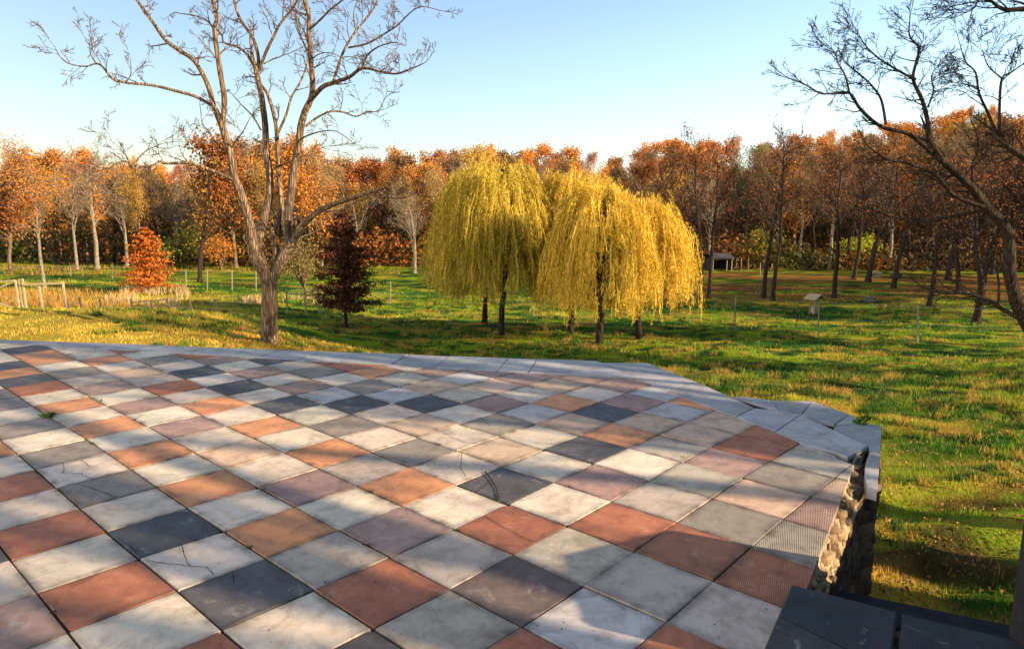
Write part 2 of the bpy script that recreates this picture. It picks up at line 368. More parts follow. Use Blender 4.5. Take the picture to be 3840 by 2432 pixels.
OUT = [(-14, 10.14), (1.05, 8.10), (1.59, 8.07), (2.17, 6.62), (2.84, 6.5), (3.12, 5.72), (1.0, 1.9), (1.0, -6), (-14, -6)]   # terrace outline, clockwise
def inside_terrace(x, y):
    c = np.zeros(len(x), bool); n_ = len(OUT)
    for i in range(n_):
        x1, y1 = OUT[i]; x2, y2 = OUT[(i+1) % n_]
        if y1 == y2: continue
        c ^= ((y1 > y) != (y2 > y)) & (x < (x2-x1)*(y-y1)/(y2-y1)+x1)
    return c
grass('grass', 150000, 4.5, 26, -.1, .95, .048, .006, 1, 'lin', 'short mixed green and straw coloured grass on the lawn beside the terrace')
grass('grass', 190000, 14, 75, -.95, .95, .055, .009, 2, 'log', 'green and yellow meadow grass covering the sloping field')
tussocks(6500, 44)
# ---------------------------------------------------------------- terrace
def node(i, j):
    x = i*math.cos(YAW)+j*math.sin(YAW)-GX; y = i*math.sin(YAW)-j*math.cos(YAW)-GY
    # measured irregularity of the hand-laid grid, fitted below
    return (x*S, y*S)
OBS1 = {(0,0):(170,1258),(1,0):(645,1105),(2,0):(1040,975),(3,0):(1365,870),(4,0):(1660,772),(5,0):(1900,682),(6,0):(2118,604),(0,1):(325,1445),(1,1):(820,1255),(2,1):(1240,1100),(3,1):(1570,975),(4,1):(1870,867),(5,1):(2120,762),(1,2):(1027,1430),(2,2):(1458,1250),(3,2):(1812,1107),(4,2):(2107,970),(2,3):(1735,1425),(3,3):(2095,1253),(1,-1):(500,975),(2,-1):(860,872),(3,-1):(1200,775),(1,-2):(375,870),(2,-2):(725,770),(3,-2):(1045,690),(1,-3):(270,775),(1,-4):(165,690),(1,-5):(85,620),(2,-3):(600,690)}
OBS2 = {(4,3):(395,1090),(4,4):(730,1235),(4,5):(1110,1405),(5,3):(650,955),(6,3):(860,845),(7,3):(1030,742),(8,3):(1185,658),(5,4):(975,1070),(5,5):(1330,1205),(6,4):(1155,940),(6,5):(1500,1045),(7,4):(1330,822),(7,5):(1655,915),(8,4):(1465,730)}
res = []
for D_, ox in ((OBS1, 0), (OBS2, 1600)):
    for (i, j), (a, b) in D_.items():
        w_ = flat(ox+a*.8078, 1200+b*.8078); q = node(i, j); res.append((i, j, w_[0]-q[0], w_[1]-q[1]))
def warp(i, j):
    x, y = node(i, j); sw = .25; dx = dy = 0
    for a, b, ex, ey in res:
        k = math.exp(-((i-a)**2+(j-b)**2)/1.2); sw += k; dx += k*ex; dy += k*ey
    return (x+dx/sw, y+dy/sw)
TC = {'W': (.65, .525, .395), 'L': (.45, .365, .285), 'G': (.28, .225, .175), 'D': (.09, .083, .085), 'B': (.50, .45, .40), 'O': (.62, .265, .115), 'R': (.38, .135, .068), 'M': (.36, .225, .175), 'P': (.58, .39, .265), 'K': (.16, .105, .09)}
ROWS = {-14: (1, 'OWOWM'), -13: (1, 'WDOWRG'), -12: (1, 'OOWOWMW'), -11: (1, 'WDGWGRM'), -10: (1, 'GRLPWMWD'), -9: (0, 'WGWMLDWDO'), -8: (0, 'OWOWRWMLR'), -7: (0, 'WGWMWDWGRW'), -6: (0, 'OWOWOWMWOB'), -5: (0, 'WGWMWDBGWMM'), -4: (0, 'RWOWOWDBPBM'), -3: (0, 'WGWPWGWDWPMM'), -2: (-1, 'DRWOWOWPWMWPM'), -1: (-1, 'WWDWMLGWGBOWMM'), 0: (-1, 'MRWOWOWPWPDMBL'), 1: (-1, 'WWDLMWDWDOPBO'), 2: (-1, 'RRWRLRWMWLPPP'), 3: (0, 'LDLKLRLLMRRP'), 4: (1, 'WRBLRGPGLL'), 5: (2, 'LRLRGMPL'), 6: (3, 'GLLMG')}
def clip(poly, a, b, c):    # keep a*x+b*y<=c
    out = []
    for k in range(len(poly)):
        p, q = poly[k], poly[(k+1) % len(poly)]; dp = a*p[0]+b*p[1]-c; dq = a*q[0]+b*q[1]-c
        if dp <= 0: out.append(p)
        if (dp < 0) != (dq < 0) and dp != dq:
            t_ = dp/(dp-dq); out.append((p[0]+(q[0]-p[0])*t_, p[1]+(q[1]-p[1])*t_))
    return out
def LX(p, q, t_): return (p[0]+(q[0]-p[0])*t_, p[1]+(q[1]-p[1])*t_)
def half(p, q):             # region to the right of p->q
    a, b = -(q[1]-p[1]), (q[0]-p[0]); return (a, b, a*p[0]+b*p[1])
CLIPS = [half((-14, 10.47), (0.44, 7.44)), half((1.30, 7.32), (2.36, 5.05)), half((2.36, 5.05), (2.44, 4.80)), half((2.44, 4.80), (1.17, 2.72))]
def area(p): return .5*sum(p[k][0]*p[(k+1) % len(p)][1]-p[(k+1) % len(p)][0]*p[k][1] for k in range(len(p)))
Vt = []; Ft = []; Mt = []; Ct = []; UVt = []
RIB = {(5, 5), (6, 5), (7, 5), (8, 5)}
for j in range(-24, 8):
    for i in range(-9, 15):
        base = [warp(i, j), warp(i, j+1), warp(i+1, j+1), warp(i+1, j)]
        cx = sum(p[0] for p in base)/4; cy = sum(p[1] for p in base)/4
        if cy < -1.5 or cx < -13 or cx > 3: continue
        gap = (rs.uniform(.008, .014), rs.uniform(.004, .007))     # wide joints along i, narrow along j
        def lerp(u, v):
            a = [base[0][k]*(1-u)*(1-v)+base[1][k]*(1-u)*v+base[2][k]*u*v+base[3][k]*u*(1-v) for k in (0, 1)]; return tuple(a)
        gu = gap[0]/2/S; gv = gap[1]/2/S
        jt = [rs.uniform(-.0065, .0065) for _ in range(8)]
        poly = [lerp(gu+jt[0], gv+jt[1]), lerp(gu+jt[2], 1-gv+jt[3]), lerp(1-gu+jt[4], 1-gv+jt[5]), lerp(1-gu+jt[6], gv+jt[7])]
        for q_ in range(len(poly)-1, -1, -1):        # chipped corners
            if rs.random() < .16:
                p0, p1, p2 = poly[q_-1], poly[q_], poly[(q_+1) % len(poly)]; c1, c2 = rs.uniform(.02, .06), rs.uniform(.02, .06)
                poly[q_:q_+1] = [LX(p1, p0, c1), LX(LX(p1, p0, c1*.45), p2, c2*.6), LX(p1, p2, c2)]
        for cl in CLIPS:
            if poly: poly = clip(poly, *cl)
        if len(poly) < 3 or abs(area(poly)) < .002: continue
        if area(poly) < 0: poly = poly[::-1]
        st_, row = ROWS.get(j, (99, ''))
        if 0 <= i-st_ < len(row): ch = row[i-st_]
        else: ch = 'W' if (i+j) % 2 else rs.choice('ORMGDPL')
        col = TC[ch]; v_ = rs.uniform(.9, 1.1); col = tuple(min(.8, c_*v_*rs.uniform(.97, 1.03)) for c_ in col)
        h0 = rs.uniform(-.003, .003); tx, ty = rs.uniform(-.010, .010), rs.uniform(-.010, .010)
        k = len(poly); n0 = len(Vt); c0 = (sum(p[0] for p in poly)/k, sum(p[1] for p in poly)/k)
        zf = lambda p: h0+tx*(p[0]-c0[0])+ty*(p[1]-c0[1])
        ins = []
        for p in poly:
            dx, dy = c0[0]-p[0], c0[1]-p[1]; L = math.hypot(dx, dy); q = .005/L; ins.append((p[0]+dx*q, p[1]+dy*q))
        Vt += [(p[0], p[1], -.03) for p in poly]+[(p[0], p[1], zf(p)-.003) for p in poly]+[(p[0], p[1], zf(p)) for p in ins]
        def uvof(p):
            dx, dy = p[0]-base[0][0], p[1]-base[0][1]; e1 = (base[3][0]-base[0][0], base[3][1]-base[0][1]); e2 = (base[1][0]-base[0][0], base[1][1]-base[0][1])
            return ((dx*e1[0]+dy*e1[1])/(e1[0]**2+e1[1]**2), (dx*e2[0]+dy*e2[1])/(e2[0]**2+e2[1]**2))
        uvs = [uvof(p) for p in poly]; mi_ = 1 if (i, j) in RIB else 0
        for a in range(k):
            b = (a+1) % k
            Ft.append((n0+a, n0+b, n0+k+b, n0+k+a)); Ft.append((n0+k+a, n0+k+b, n0+2*k+b, n0+2*k+a)); Mt += [mi_, mi_]; Ct += [col, col]
            UVt += [uvs[a], uvs[b], uvs[b], uvs[a]]*2
        Ft.append(tuple(n0+2*k+a for a in range(k))); Mt.append(mi_); Ct.append(col); UVt += uvs
me = bpy.data.meshes.new('patio'); 
nb = len(Vt)   # mortar bed under the tiles
bed = [(-13.98, 10.4), (0.44, 7.44), (1.30, 7.32), (2.36, 5.05), (2.42, 4.79), (.9, 2.3), (.9, -5.9), (-13.98, -5.9)]
Vt += [(p[0], p[1], -.014) for p in bed]; Ft.append(tuple(nb+k for k in range(len(bed)))[::-1]); Mt.append(2); Ct.append((.04, .03, .02)); UVt += [(.5, .5)]*len(bed)
# cracks: thin dark ribbons let into the slabs
CR = [([(600,1045),(640,1090)],0),([(840,1042),(870,1130),(885,1145),(960,1150),(990,1185)],0),([(690,1120),(800,1135),(885,1145)],0),([(292,665),(300,690),(290,712),(375,712),(385,722),(430,740)],0),([(375,650),(400,665),(420,690)],0),([(380,765),(450,790),(535,825)],0),([(1080,1165),(1085,1225)],0),
      ([(165,615),(158,690),(185,740)],2),([(240,450),(295,492)],2),([(40,505),(110,540),(170,568),(290,580)],2),([(272,705),(300,745),(325,790),(335,835)],3),([(305,745),(235,800)],2),([(265,908),(350,960),(495,1030)],2)]
for pts, kd in CR:
    ox = 1600 if kd else 0; W_ = .006 if kd == 3 else .0022
    pl = []
    for a in range(len(pts)-1):
        for s_ in range(6):
            f_ = s_/6; pl.append((pts[a][0]*(1-f_)+pts[a+1][0]*f_+rs.uniform(-3, 3), pts[a][1]*(1-f_)+pts[a+1][1]*f_+rs.uniform(-2, 2)))
    pl.append(pts[-1]); pl = [flat(ox+a*.8078, 1200+b*.8078) for a, b in pl]
    for a in range(len(pl)-1):
        p, q = pl[a], pl[a+1]; L = math.hypot(q[0]-p[0], q[1]-p[1]) or 1; nx_, ny_ = -(q[1]-p[1])/L, (q[0]-p[0])/L
        w0, w1 = W_*rs.uniform(.5, 1.4), W_*rs.uniform(.5, 1.4); n0 = len(Vt)
        Vt += [(p[0]-nx_*w0, p[1]-ny_*w0, .0062), (q[0]-nx_*w1, q[1]-ny_*w1, .0062), (q[0]+nx_*w1, q[1]+ny_*w1, .0062), (p[0]+nx_*w0, p[1]+ny_*w0, .0062)]
        Ft.append((n0, n0+1, n0+2, n0+3)); Mt.append(3); Ct.append((.02, .02, .02)); UVt += [(.5, .5)]*4
me.from_pydata(Vt, [], Ft); me.update()
for mm in (M['paving'], M['ribbed'], M['joint'], M['crack']): me.materials.append(mm)
me.polygons.foreach_set('material_index', Mt)
ca = me.attributes.new('tcol', 'FLOAT_COLOR', 'FACE'); ca.data.foreach_set('color', np.array([c_+(1,) for c_ in Ct], np.float32).ravel())
uvl = me.uv_layers.new(name='UVMap'); uvl.data.foreach_set('uv', np.array(UVt, np.float32).ravel())
patio = bpy.data.objects.new('patio', me); C.objects.link(patio); tag(patio, kind='structure')
# body of the terrace: retaining wall with coping
wall = empty('retaining_wall', (0, 8, -1.5))
tag(wall, 'rough fieldstone retaining wall with grey stone coping round the edge of the checkered terrace', 'retaining wall')
def child(o): o.parent = wall; o.matrix_parent_inverse = Matrix.Translation((0, -8, 1.5)); return o
def wall_strip(poly, z0, z1, name, amp=.03):
    V = []; Fq = []; 
    for k in range(len(poly)-1):
        p, q = poly[k], poly[k+1]; L = math.hypot(q[0]-p[0], q[1]-p[1]); nu = max(2, int(L/.06)); nv = int((z1-z0)/.06)+1
        nx_, ny_ = -(q[1]-p[1])/L, (q[0]-p[0])/L
        n0 = len(V)
        for a in range(nu+1):
            for b in range(nv+1):
                u = a/nu; z = z0+(z1-z0)*b/nv; s_ = u*L+k*13
                d_ = (float(vnoise(s_*6, z*9+k))-.5)*amp*2*(0 if a in (0, nu) else 1)
                V.append((p[0]+(q[0]-p[0])*u+nx_*d_, p[1]+(q[1]-p[1])*u+ny_*d_, z))
        for a in range(nu):
            for b in range(nv):
                i0 = n0+a*(nv+1)+b; Fq.append((i0, i0+nv+1, i0+nv+2, i0+1))
    return child(mesh_np(name, V, Fq, M['rubble'], smooth=False))
OW = [(-14, 10.02), (1.0, 7.98), (1.53, 7.97), (2.12, 6.54), (2.78, 6.42), (3.04, 5.70), (2.58, 4.76)]
OW2 = [(2.58, 4.76), (2.42, 4.66), (2.01, 4.02), (1.755, 3.62), (1.54, 3.28), (1.15, 2.6), (.86, 2.1)]
wall_strip(OW, -1.75, -.055, 'wall_face')
wall_strip(OW2, -1.75, -.15, 'wall_face', .02)
def courses(poly, z0, z1, seed, ragged=False):
    r = random.Random(seed); Vs = []; Fs = []; Cs = []
    for k in range(len(poly)-1):
        p, q = poly[k], poly[k+1]; L = math.hypot(q[0]-p[0], q[1]-p[1]); tx, ty = (q[0]-p[0])/L, (q[1]-p[1])/L; nx_, ny_ = -ty, tx
        z = z1+(r.uniform(-.03, .03) if ragged else 0)
        while z > z0:
            hh = r.uniform(.05, .12); u = -.02
            while u < L-.03:
                ln = min(r.uniform(.08, .26), L-u+.012); out = r.uniform(.008, .04); tone = r.choice([(.17, .12, .08), (.13, .095, .07), (.21, .16, .115), (.12, .08, .055), (.18, .13, .085)]); n0 = len(Vs)  # stone tones lowered to stand in for the shadowed wall face
                top = z+(r.uniform(-.02, .02) if ragged and z > z1-.05 else 0)
                for (a, b, c_) in ((0, -.12, 0), (1, -.12, 0), (1, 1, 0), (0, 1, 0), (0, -.12, 1), (1, -.12, 1), (1, 1, 1), (0, 1, 1)):
                    uu = u+.004+a*(ln-.008)+r.uniform(-.006, .006); oo = -(out*b if b > 0 else b*1.)+r.uniform(-.004, .004); zz = (z-hh+.005) if c_ == 0 else top-.004
                    oo = out+r.uniform(-.008, .008) if b > 0 else -.08
                    zz += r.uniform(-.006, .006)
                    Vs.append((p[0]+tx*uu-nx_*-oo*-1 if False else p[0]+tx*uu+nx_*oo*SGN, p[1]+ty*uu+ny_*oo*SGN, zz))
                for f_ in ((0, 1, 5, 4), (1, 2, 6, 5), (2, 3, 7, 6), (3, 0, 4, 7), (4, 5, 6, 7), (3, 2, 1, 0)): Fs.append([n0+x for x in f_]); Cs.append(tone)
                u += ln
            z -= hh
    o = mesh_np('stone_courses', Vs, Fs, M['stone'], attrs={'tcol': ('FACE', 'FLOAT_COLOR', np.array([c_+(1,) for c_ in Cs]))}); child(o)
    bv = o.modifiers.new('b', 'BEVEL'); bv.width = .009; bv.segments = 2
SGN = 1
courses(OW2[:-1], -1.6, -.10, 5, True); courses([(2.80, 6.42), (3.04, 5.70), (2.58, 4.76)], -1.6, -.10, 6)
def slab(a_, z0, z1, name='coping_slab', bev=.006, shade=(.33, .32, .315)):
    if area(a_) < 0: a_ = a_[::-1]
    b = MB(); b.prism(a_, z0, z1, 0, bev)
    o = b.build(name, M['paving']); me_ = o.data
    v_ = rs.uniform(.85, 1.15); c_ = tuple(x*v_*rs.uniform(.97, 1.03) for x in shade)
    ca = me_.attributes.new('tcol', 'FLOAT_COLOR', 'FACE'); ca.data.foreach_set('color', np.array([c_+(1,)]*len(me_.polygons), np.float32).ravel())
    uvl = me_.uv_layers.new(name='UVMap'); uvl.data.foreach_set('uv', [.5]*2*len(me_.loops))
    return o
# far coping
def LX(p, q, t_): return (p[0]+(q[0]-p[0])*t_, p[1]+(q[1]-p[1])*t_)
def lin(p, q, x): return p[1]+(q[1]-p[1])*(x-p[0])/(q[0]-p[0])
fx = [-13.9]
while fx[-1] < -.5: fx.append(fx[-1]+rs.uniform(.5, .72))
fx = [x for x in fx if x < .2]+[.3, 1.02]
for k in range(len(fx)-1):
    a, b = fx[k]+.004, fx[k+1]-.004; dz = rs.uniform(-.004, .006); sk = -.12
    yo = lambda x: 8.25-.135*x; yi = lambda x: 7.545-.21*x
    q = [(a, yo(a)), (b, yo(b)), (b+sk if b < 1 else 1.30, yi(b+sk) if b < 1 else 7.33), (a+sk, yi(a+sk))]
    child(slab(q, -.06, .004+dz))
# diagonal coping A and the small bay B beyond it, measured slab by slab
def shrink(poly, g):
    if area(poly) < 0: poly = poly[::-1]
    cx = sum(p[0] for p in poly)/len(poly); cy = sum(p[1] for p in poly)/len(poly); o_ = []
    for p in poly:
        dx, dy = cx-p[0], cy-p[1]; L = math.hypot(dx, dy); o_.append((p[0]+dx/L*g, p[1]+dy/L*g))
    return o_
for q in ([(2255, 1359), (2430, 1360), (2600, 1427), (2500, 1466), (2400, 1425)], [(2600, 1427), (2740, 1487), (2828, 1529), (2758, 1563), (2665, 1530), (2500, 1466)],
          [(2828, 1529), (2919, 1539), (3006, 1553), (2900, 1621), (2758, 1563)], [(3006, 1553), (3122, 1609), (3257, 1669), (3180, 1714), (3135, 1696), (3022, 1670), (2900, 1621)]):
    child(slab(shrink([flat(a, b) for a, b in q], .004), -.06, .002+rs.uniform(-.002, .002), shade=(.36, .345, .335)))
for q in ([(2748, 1487), (2775, 1485), (2890, 1500), (2921, 1538)], [(2890, 1500), (3046, 1503), (3008, 1551), (2921, 1538)], [(3046, 1503), (3186, 1552), (3128, 1591), (3060, 1578), (3008, 1551)],
          [(3186, 1552), (3238, 1583), (3130, 1594)], [(3238, 1583), (3309, 1594), (3302, 1690), (3262, 1688), (3257, 1671), (3124, 1609), (3130, 1594)],
          [(3302, 1692), (3297, 1752), (3243, 1748), (3250, 1715), (3262, 1690)], [(3297, 1754), (3290, 1836), (3252, 1826), (3240, 1790), (3243, 1750)]):
    child(slab(shrink([flat(a, b, -.012) for a, b in q], .004), -.09, -.012+rs.uniform(-.003, .002)))
bt = MB(); bt.prism([(1.03, 8.05), (-13.9, 10.02), (-13.9, 9.9), (.3, 7.3), (2.3, 4.6), (2.45, 4.75), (3.04, 5.72), (2.80, 6.42), (2.14, 6.54), (1.55, 7.98)], -.12, -.034); child(bt.build('mortar_bed', M['joint']))
# broken rubble core where the coping is missing
V = []; Fq = []; nu, nv = 90, 12
pA, pB = (2.60, 5.10), (1.1, 2.62); OC = [(2.55, 4.80), (2.42, 4.66), (2.01, 4.02), (1.755, 3.62), (1.54, 3.28), (1.15, 2.6), (.88, 2.15)]
for a in range(nu+1):
    for b in range(nv+1):
        u, v = a/nu, b/nv; p = LX(pA, pB, u); uu = u*5.999; kk_ = int(uu); q = LX(OC[kk_], OC[kk_+1], uu-kk_); q = (q[0]+.03, q[1]-.015)
        # the core narrows to the break line
        br = .55+.25*float(vnoise(u*22, 3.3))
        x = p[0]+(q[0]-p[0])*v+(br-.6)*.06*v; y = p[1]+(q[1]-p[1])*v-(br-.6)*.03*v
        z = -.012-.10*v-(.035*float(vnoise(u*30, v*3))+.03*float(vnoise(u*90, v*9)))*min(1, v*4)
        V.append((x, y, z))
for a in range(nu):
    for b in range(nv):
        i0 = a*(nv+1)+b; Fq.append((i0, i0+1, i0+nv+2, i0+nv+1))
child(mesh_np('rubble_core', V, Fq, M['mortar'], smooth=True))
r_ = random.Random(91); Vs = []; Fs = []; Cs = []
for k in range(170):          # loose broken stones bedded in the core
    u = r_.random(); v = r_.uniform(.05, .95); p = LX(pA, pB, u); uu = u*5.999; kk_ = int(uu); q = LX(OC[kk_], OC[kk_+1], uu-kk_); x = p[0]+(q[0]-p[0])*v; y = p[1]+(q[1]-p[1])*v; z = -.03-.11*v; s_ = r_.uniform(.015, .045); n0 = len(Vs); rz = r_.uniform(0, 3.1); tone = r_.choice([(.40, .28, .16), (.30, .20, .12), (.46, .34, .21), (.22, .15, .09)])
    for a in (-1, 1):
        for b in (-1, 1):
            for c_ in (-1, 1):
                X1 = a*s_*r_.uniform(.6, 1.3); Y1 = b*s_*r_.uniform(.5, 1.); Vs.append((x+X1*math.cos(rz)-Y1*math.sin(rz), y+X1*math.sin(rz)+Y1*math.cos(rz), z+c_*s_*r_.uniform(.3, .6)))
    for f_ in ((0, 1, 3, 2), (4, 6, 7, 5), (0, 4, 5, 1), (2, 3, 7, 6), (0, 2, 6, 4), (1, 5, 7, 3)): Fs.append([n0+x_ for x_ in f_]); Cs.append(tone)
o = mesh_np('loose_stones', Vs, Fs, M['stone'], attrs={'tcol': ('FACE', 'FLOAT_COLOR', np.array([c_+(1,) for c_ in Cs]))}); child(o); bv = o.modifiers.new('b', 'BEVEL'); bv.width = .004
# ---------------------------------------------------------------- stone landing at lower right
step = empty('stone_step', (1.8, 2.4, 0)); tag(step, 'raised stone landing of two slabs in deep shade at the terrace corner', 'stone step')
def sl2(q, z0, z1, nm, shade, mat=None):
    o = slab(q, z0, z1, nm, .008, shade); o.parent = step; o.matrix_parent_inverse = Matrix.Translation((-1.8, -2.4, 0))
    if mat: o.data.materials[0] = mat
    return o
sa = flat(2968, 2188, .055); sb = flat(3372, 2292, .055); sc_ = flat(3816, 2395, .055); sd_ = flat(2865, 2432, .055)
def ext(p, q, t_): return (p[0]+(q[0]-p[0])*t_, p[1]+(q[1]-p[1])*t_)
dv = ((sd_[0]-sa[0]), (sd_[1]-sa[1])); L_ = math.hypot(*dv); dv = (dv[0]/L_, dv[1]/L_)
def dn_(p, d_): return (p[0]+dv[0]*d_, p[1]+dv[1]*d_)
sc2 = ext(sb, sc_, 1.5); e_ = .006/math.hypot(sb[0]-sa[0], sb[1]-sa[1]); sb1 = ext(sa, sb, 1-e_); sb2 = ext(sb, sc_, .03)
cut0 = .30
sl2([sa, sb1, dn_(sb1, .46), dn_(sa, cut0)], -.03, .055, 'step_slab', (.028, .029, .034))  # landing slab colours darkened to stand in for the deep shade
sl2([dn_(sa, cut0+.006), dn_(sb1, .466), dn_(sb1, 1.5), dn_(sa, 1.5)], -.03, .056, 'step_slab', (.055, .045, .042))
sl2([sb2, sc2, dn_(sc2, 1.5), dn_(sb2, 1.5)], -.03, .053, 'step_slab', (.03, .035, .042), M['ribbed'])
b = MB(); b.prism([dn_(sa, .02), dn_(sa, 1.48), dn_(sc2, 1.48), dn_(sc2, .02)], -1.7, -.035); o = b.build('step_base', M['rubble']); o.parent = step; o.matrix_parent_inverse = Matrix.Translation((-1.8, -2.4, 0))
# low cheek wall beyond the landing, with pier
cw = empty('cheek_wall', (2.6, 3.0, -1.5)); tag(cw, 'low dark shaded stone wall running along behind the landing slabs', 'stone wall')
ca_ = flat(3110, 2203, -.35); cb_ = flat(3840, 2352, -.35)
def offs(p, dx, dy): return (p[0]+dx, p[1]+dy)
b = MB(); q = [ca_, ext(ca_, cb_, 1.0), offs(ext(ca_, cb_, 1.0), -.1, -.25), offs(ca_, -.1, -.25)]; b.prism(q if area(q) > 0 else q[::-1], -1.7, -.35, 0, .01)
o = b.build('wall_body', M['stone_shaded']); o.parent = cw; o.matrix_parent_inverse = Matrix.Translation((-2.6, -3.0, 1.5))
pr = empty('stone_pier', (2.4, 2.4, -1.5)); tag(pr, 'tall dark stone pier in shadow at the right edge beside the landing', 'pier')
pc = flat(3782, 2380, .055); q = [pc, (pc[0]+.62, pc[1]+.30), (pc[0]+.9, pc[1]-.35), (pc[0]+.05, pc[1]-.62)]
b = MB(); b.prism(q if area(q) > 0 else q[::-1], -1.7, .72, 0, .02); o = b.build('shaft', M['stone_shaded']); o.parent = pr; o.matrix_parent_inverse = Matrix.Translation((-2.4, -2.4, 1.5))
pp = empty('added_parapet', (3.6, 4.1, -1.5)); tag(pp, 'added dark parapet, unseen beyond the right edge, put there to shade the terrace wall', 'parapet')  # added out of view only to block sun from the terrace wall
b = MB(); q = [(3.0, 2.9), (3.35, 2.8), (4.35, 4.35), (4.0, 4.5)]; b.prism(q, -1.7, .26, 0, .01); o = b.build('wall_body', M['stone_shaded']); o.parent = pp; o.matrix_parent_inverse = Matrix.Translation((-3.6, -4.1, 1.5))
b = MB(); q = [(2.96, 2.86), (3.37, 2.74), (4.4, 4.36), (3.98, 4.55)]; b.prism(q, .263, .31, 0, .01); o = b.build('cap', M['stone_shaded']); o.parent = pp; o.matrix_parent_inverse = Matrix.Translation((-3.6, -4.1, 1.5))
# ================================================================ trees
class TB:                          # tapered tubes collected into one mesh
    def __init__(s): s.v = []; s.f = []; s.n = 0
    def chain(s, P, Rr, k=5):
        P = np.asarray(P, float); Rr = np.asarray(Rr, float); n_ = len(P)
        if n_ < 2: return
        T = np.empty_like(P); T[1:-1] = P[2:]-P[:-2]; T[0] = P[1]-P[0]; T[-1] = P[-1]-P[-2]
        T /= np.linalg.norm(T, axis=1)[:, None]+1e-9
        ref = np.array([0, 0, 1.]) if abs(T[0][2]) < .8 else np.array([1., 0, 0])
        U = np.cross(T, ref); ln = np.linalg.norm(U, axis=1)[:, None]; U = U/(ln+1e-6); W_ = np.cross(T, U)
        a = np.arange(k)*2*math.pi/k
        ring = P[:, None, :]+Rr[:, None, None]*(np.cos(a)[None, :, None]*U[:, None, :]+np.sin(a)[None, :, None]*W_[:, None, :])
        s.v.append(ring.reshape(-1, 3))
        i = np.arange(n_-1)[:, None]*k; j = np.arange(k)[None, :]; j2 = (j+1) % k
        s.f.append(np.stack([i+j, i+j2, i+k+j2, i+k+j], -1).reshape(-1, 4)+s.n); s.n += n_*k
    def build(s, name, mat, parent=None, smooth=True):
        return mesh_np(name, np.concatenate(s.v), np.concatenate(s.f), mat, parent, smooth=smooth)
def rnorm(r): return (r.gauss(0, 1), r.gauss(0, 1), r.gauss(0, 1))
def vadd(a, b, k=1): return (a[0]+b[0]*k, a[1]+b[1]*k, a[2]+b[2]*k)
def vn(a):
    l = math.sqrt(a[0]**2+a[1]**2+a[2]**2) or 1; return (a[0]/l, a[1]/l, a[2]/l)
def side_dir(d, ang, r):
    q = vn((d[1]*1.-d[2]*.3+r.uniform(-1, 1), -d[0]+r.uniform(-1, 1), r.uniform(-1, 1)))
    dt = sum(a*b for a, b in zip(q, d)); q = vn(vadd(q, d, -dt)); c, s_ = math.cos(ang), math.sin(ang)
    return vn((d[0]*c+q[0]*s_, d[1]*c+q[1]*s_, d[2]*c+q[2]*s_))
def grow(T, tips, r, p, d, L, rad, lev, P):
    seg = P['seg'][lev]; pts = [p]; rr = [rad]; dirs = [d]; st = L/seg
    for k in range(seg):
        d = vn(vadd(vadd(d, rnorm(r), P['wob'][lev]), (0, 0, 1), P['trop'][lev]))
        p = vadd(p, d, st); pts.append(p); rr.append(max(P['rmin'], rad*(1-(k+1)/seg*P['tap'][lev]))); dirs.append(d)
    T.chain(pts, rr, P['sides'][lev])
    last = lev+1 >= len(P['n'])+1 or lev >= len(P['n'])
    if last:
        tips += [(q, dd) for q, dd in zip(pts[1:], dirs[1:])]; return
    nc = P['n'][lev]; t0 = P['t0'][lev]
    for c in range(nc):
        t_ = t0+(1-t0)*(c+r.random()*.8)/nc; fi = min(t_, .999)*seg; k = int(fi); f_ = fi-k
        q = vadd(pts[k], tuple(b-a for a, b in zip(pts[k], pts[k+1])), f_)
        rq = rr[k]*(1-f_)+rr[k+1]*f_
        nd = side_dir(dirs[k+1], R(P['ang'][lev]*r.uniform(.6, 1.3)), r)
        grow(T, tips, r, q, nd, L*P['lr'][lev]*r.uniform(.6, 1.2)*(1.1-.55*(t_-t0)/(1.001-t0)), max(P['rmin'], rq*P['rr'][lev]), lev+1, P)
def leaves(pts, size, rng, elong=1.0, down=0.):
    pts = np.asarray(pts, float); N = len(pts)
    a = rng.randn(N, 3); a[:, 2] = a[:, 2]*(1-down)-down*3; a /= np.linalg.norm(a, axis=1)[:, None]
    b = np.cross(a, rng.randn(N, 3)); b /= np.linalg.norm(b, axis=1)[:, None]+1e-9
    s_ = (size*(.6+.8*rng.rand(N)))[:, None]
    a = a*s_*elong; b = b*s_
    V = np.stack([pts-a, pts+b*.8, pts+a, pts-b*.8], 1).reshape(-1, 3)
    return V, np.arange(N*4).reshape(-1, 4), rng.rand(N)
def crown(name, pts, size, rng, mat, parent, elong=1.3, color=None, down=0.):
    V, Fq, rn = leaves(pts, size, rng, elong, down)
    o = mesh_np(name, V, Fq, mat, parent, attrs={'rnd': ('FACE', 'FLOAT', rn)})
    if color: o.color = color+(1,)
    return o
BASEP = dict(seg=[8, 6, 5, 4], wob=[.06, .13, .18, .22], trop=[.03, .10, .08, .03], tap=[.75, .85, .9, .9], n=[11, 6, 5], t0=[.38, .25, .2], ang=[42, 42, 45], lr=[.42, .5, .5], rr=[.5, .55, .6], rmin=.012, sides=[7, 5, 4, 3])
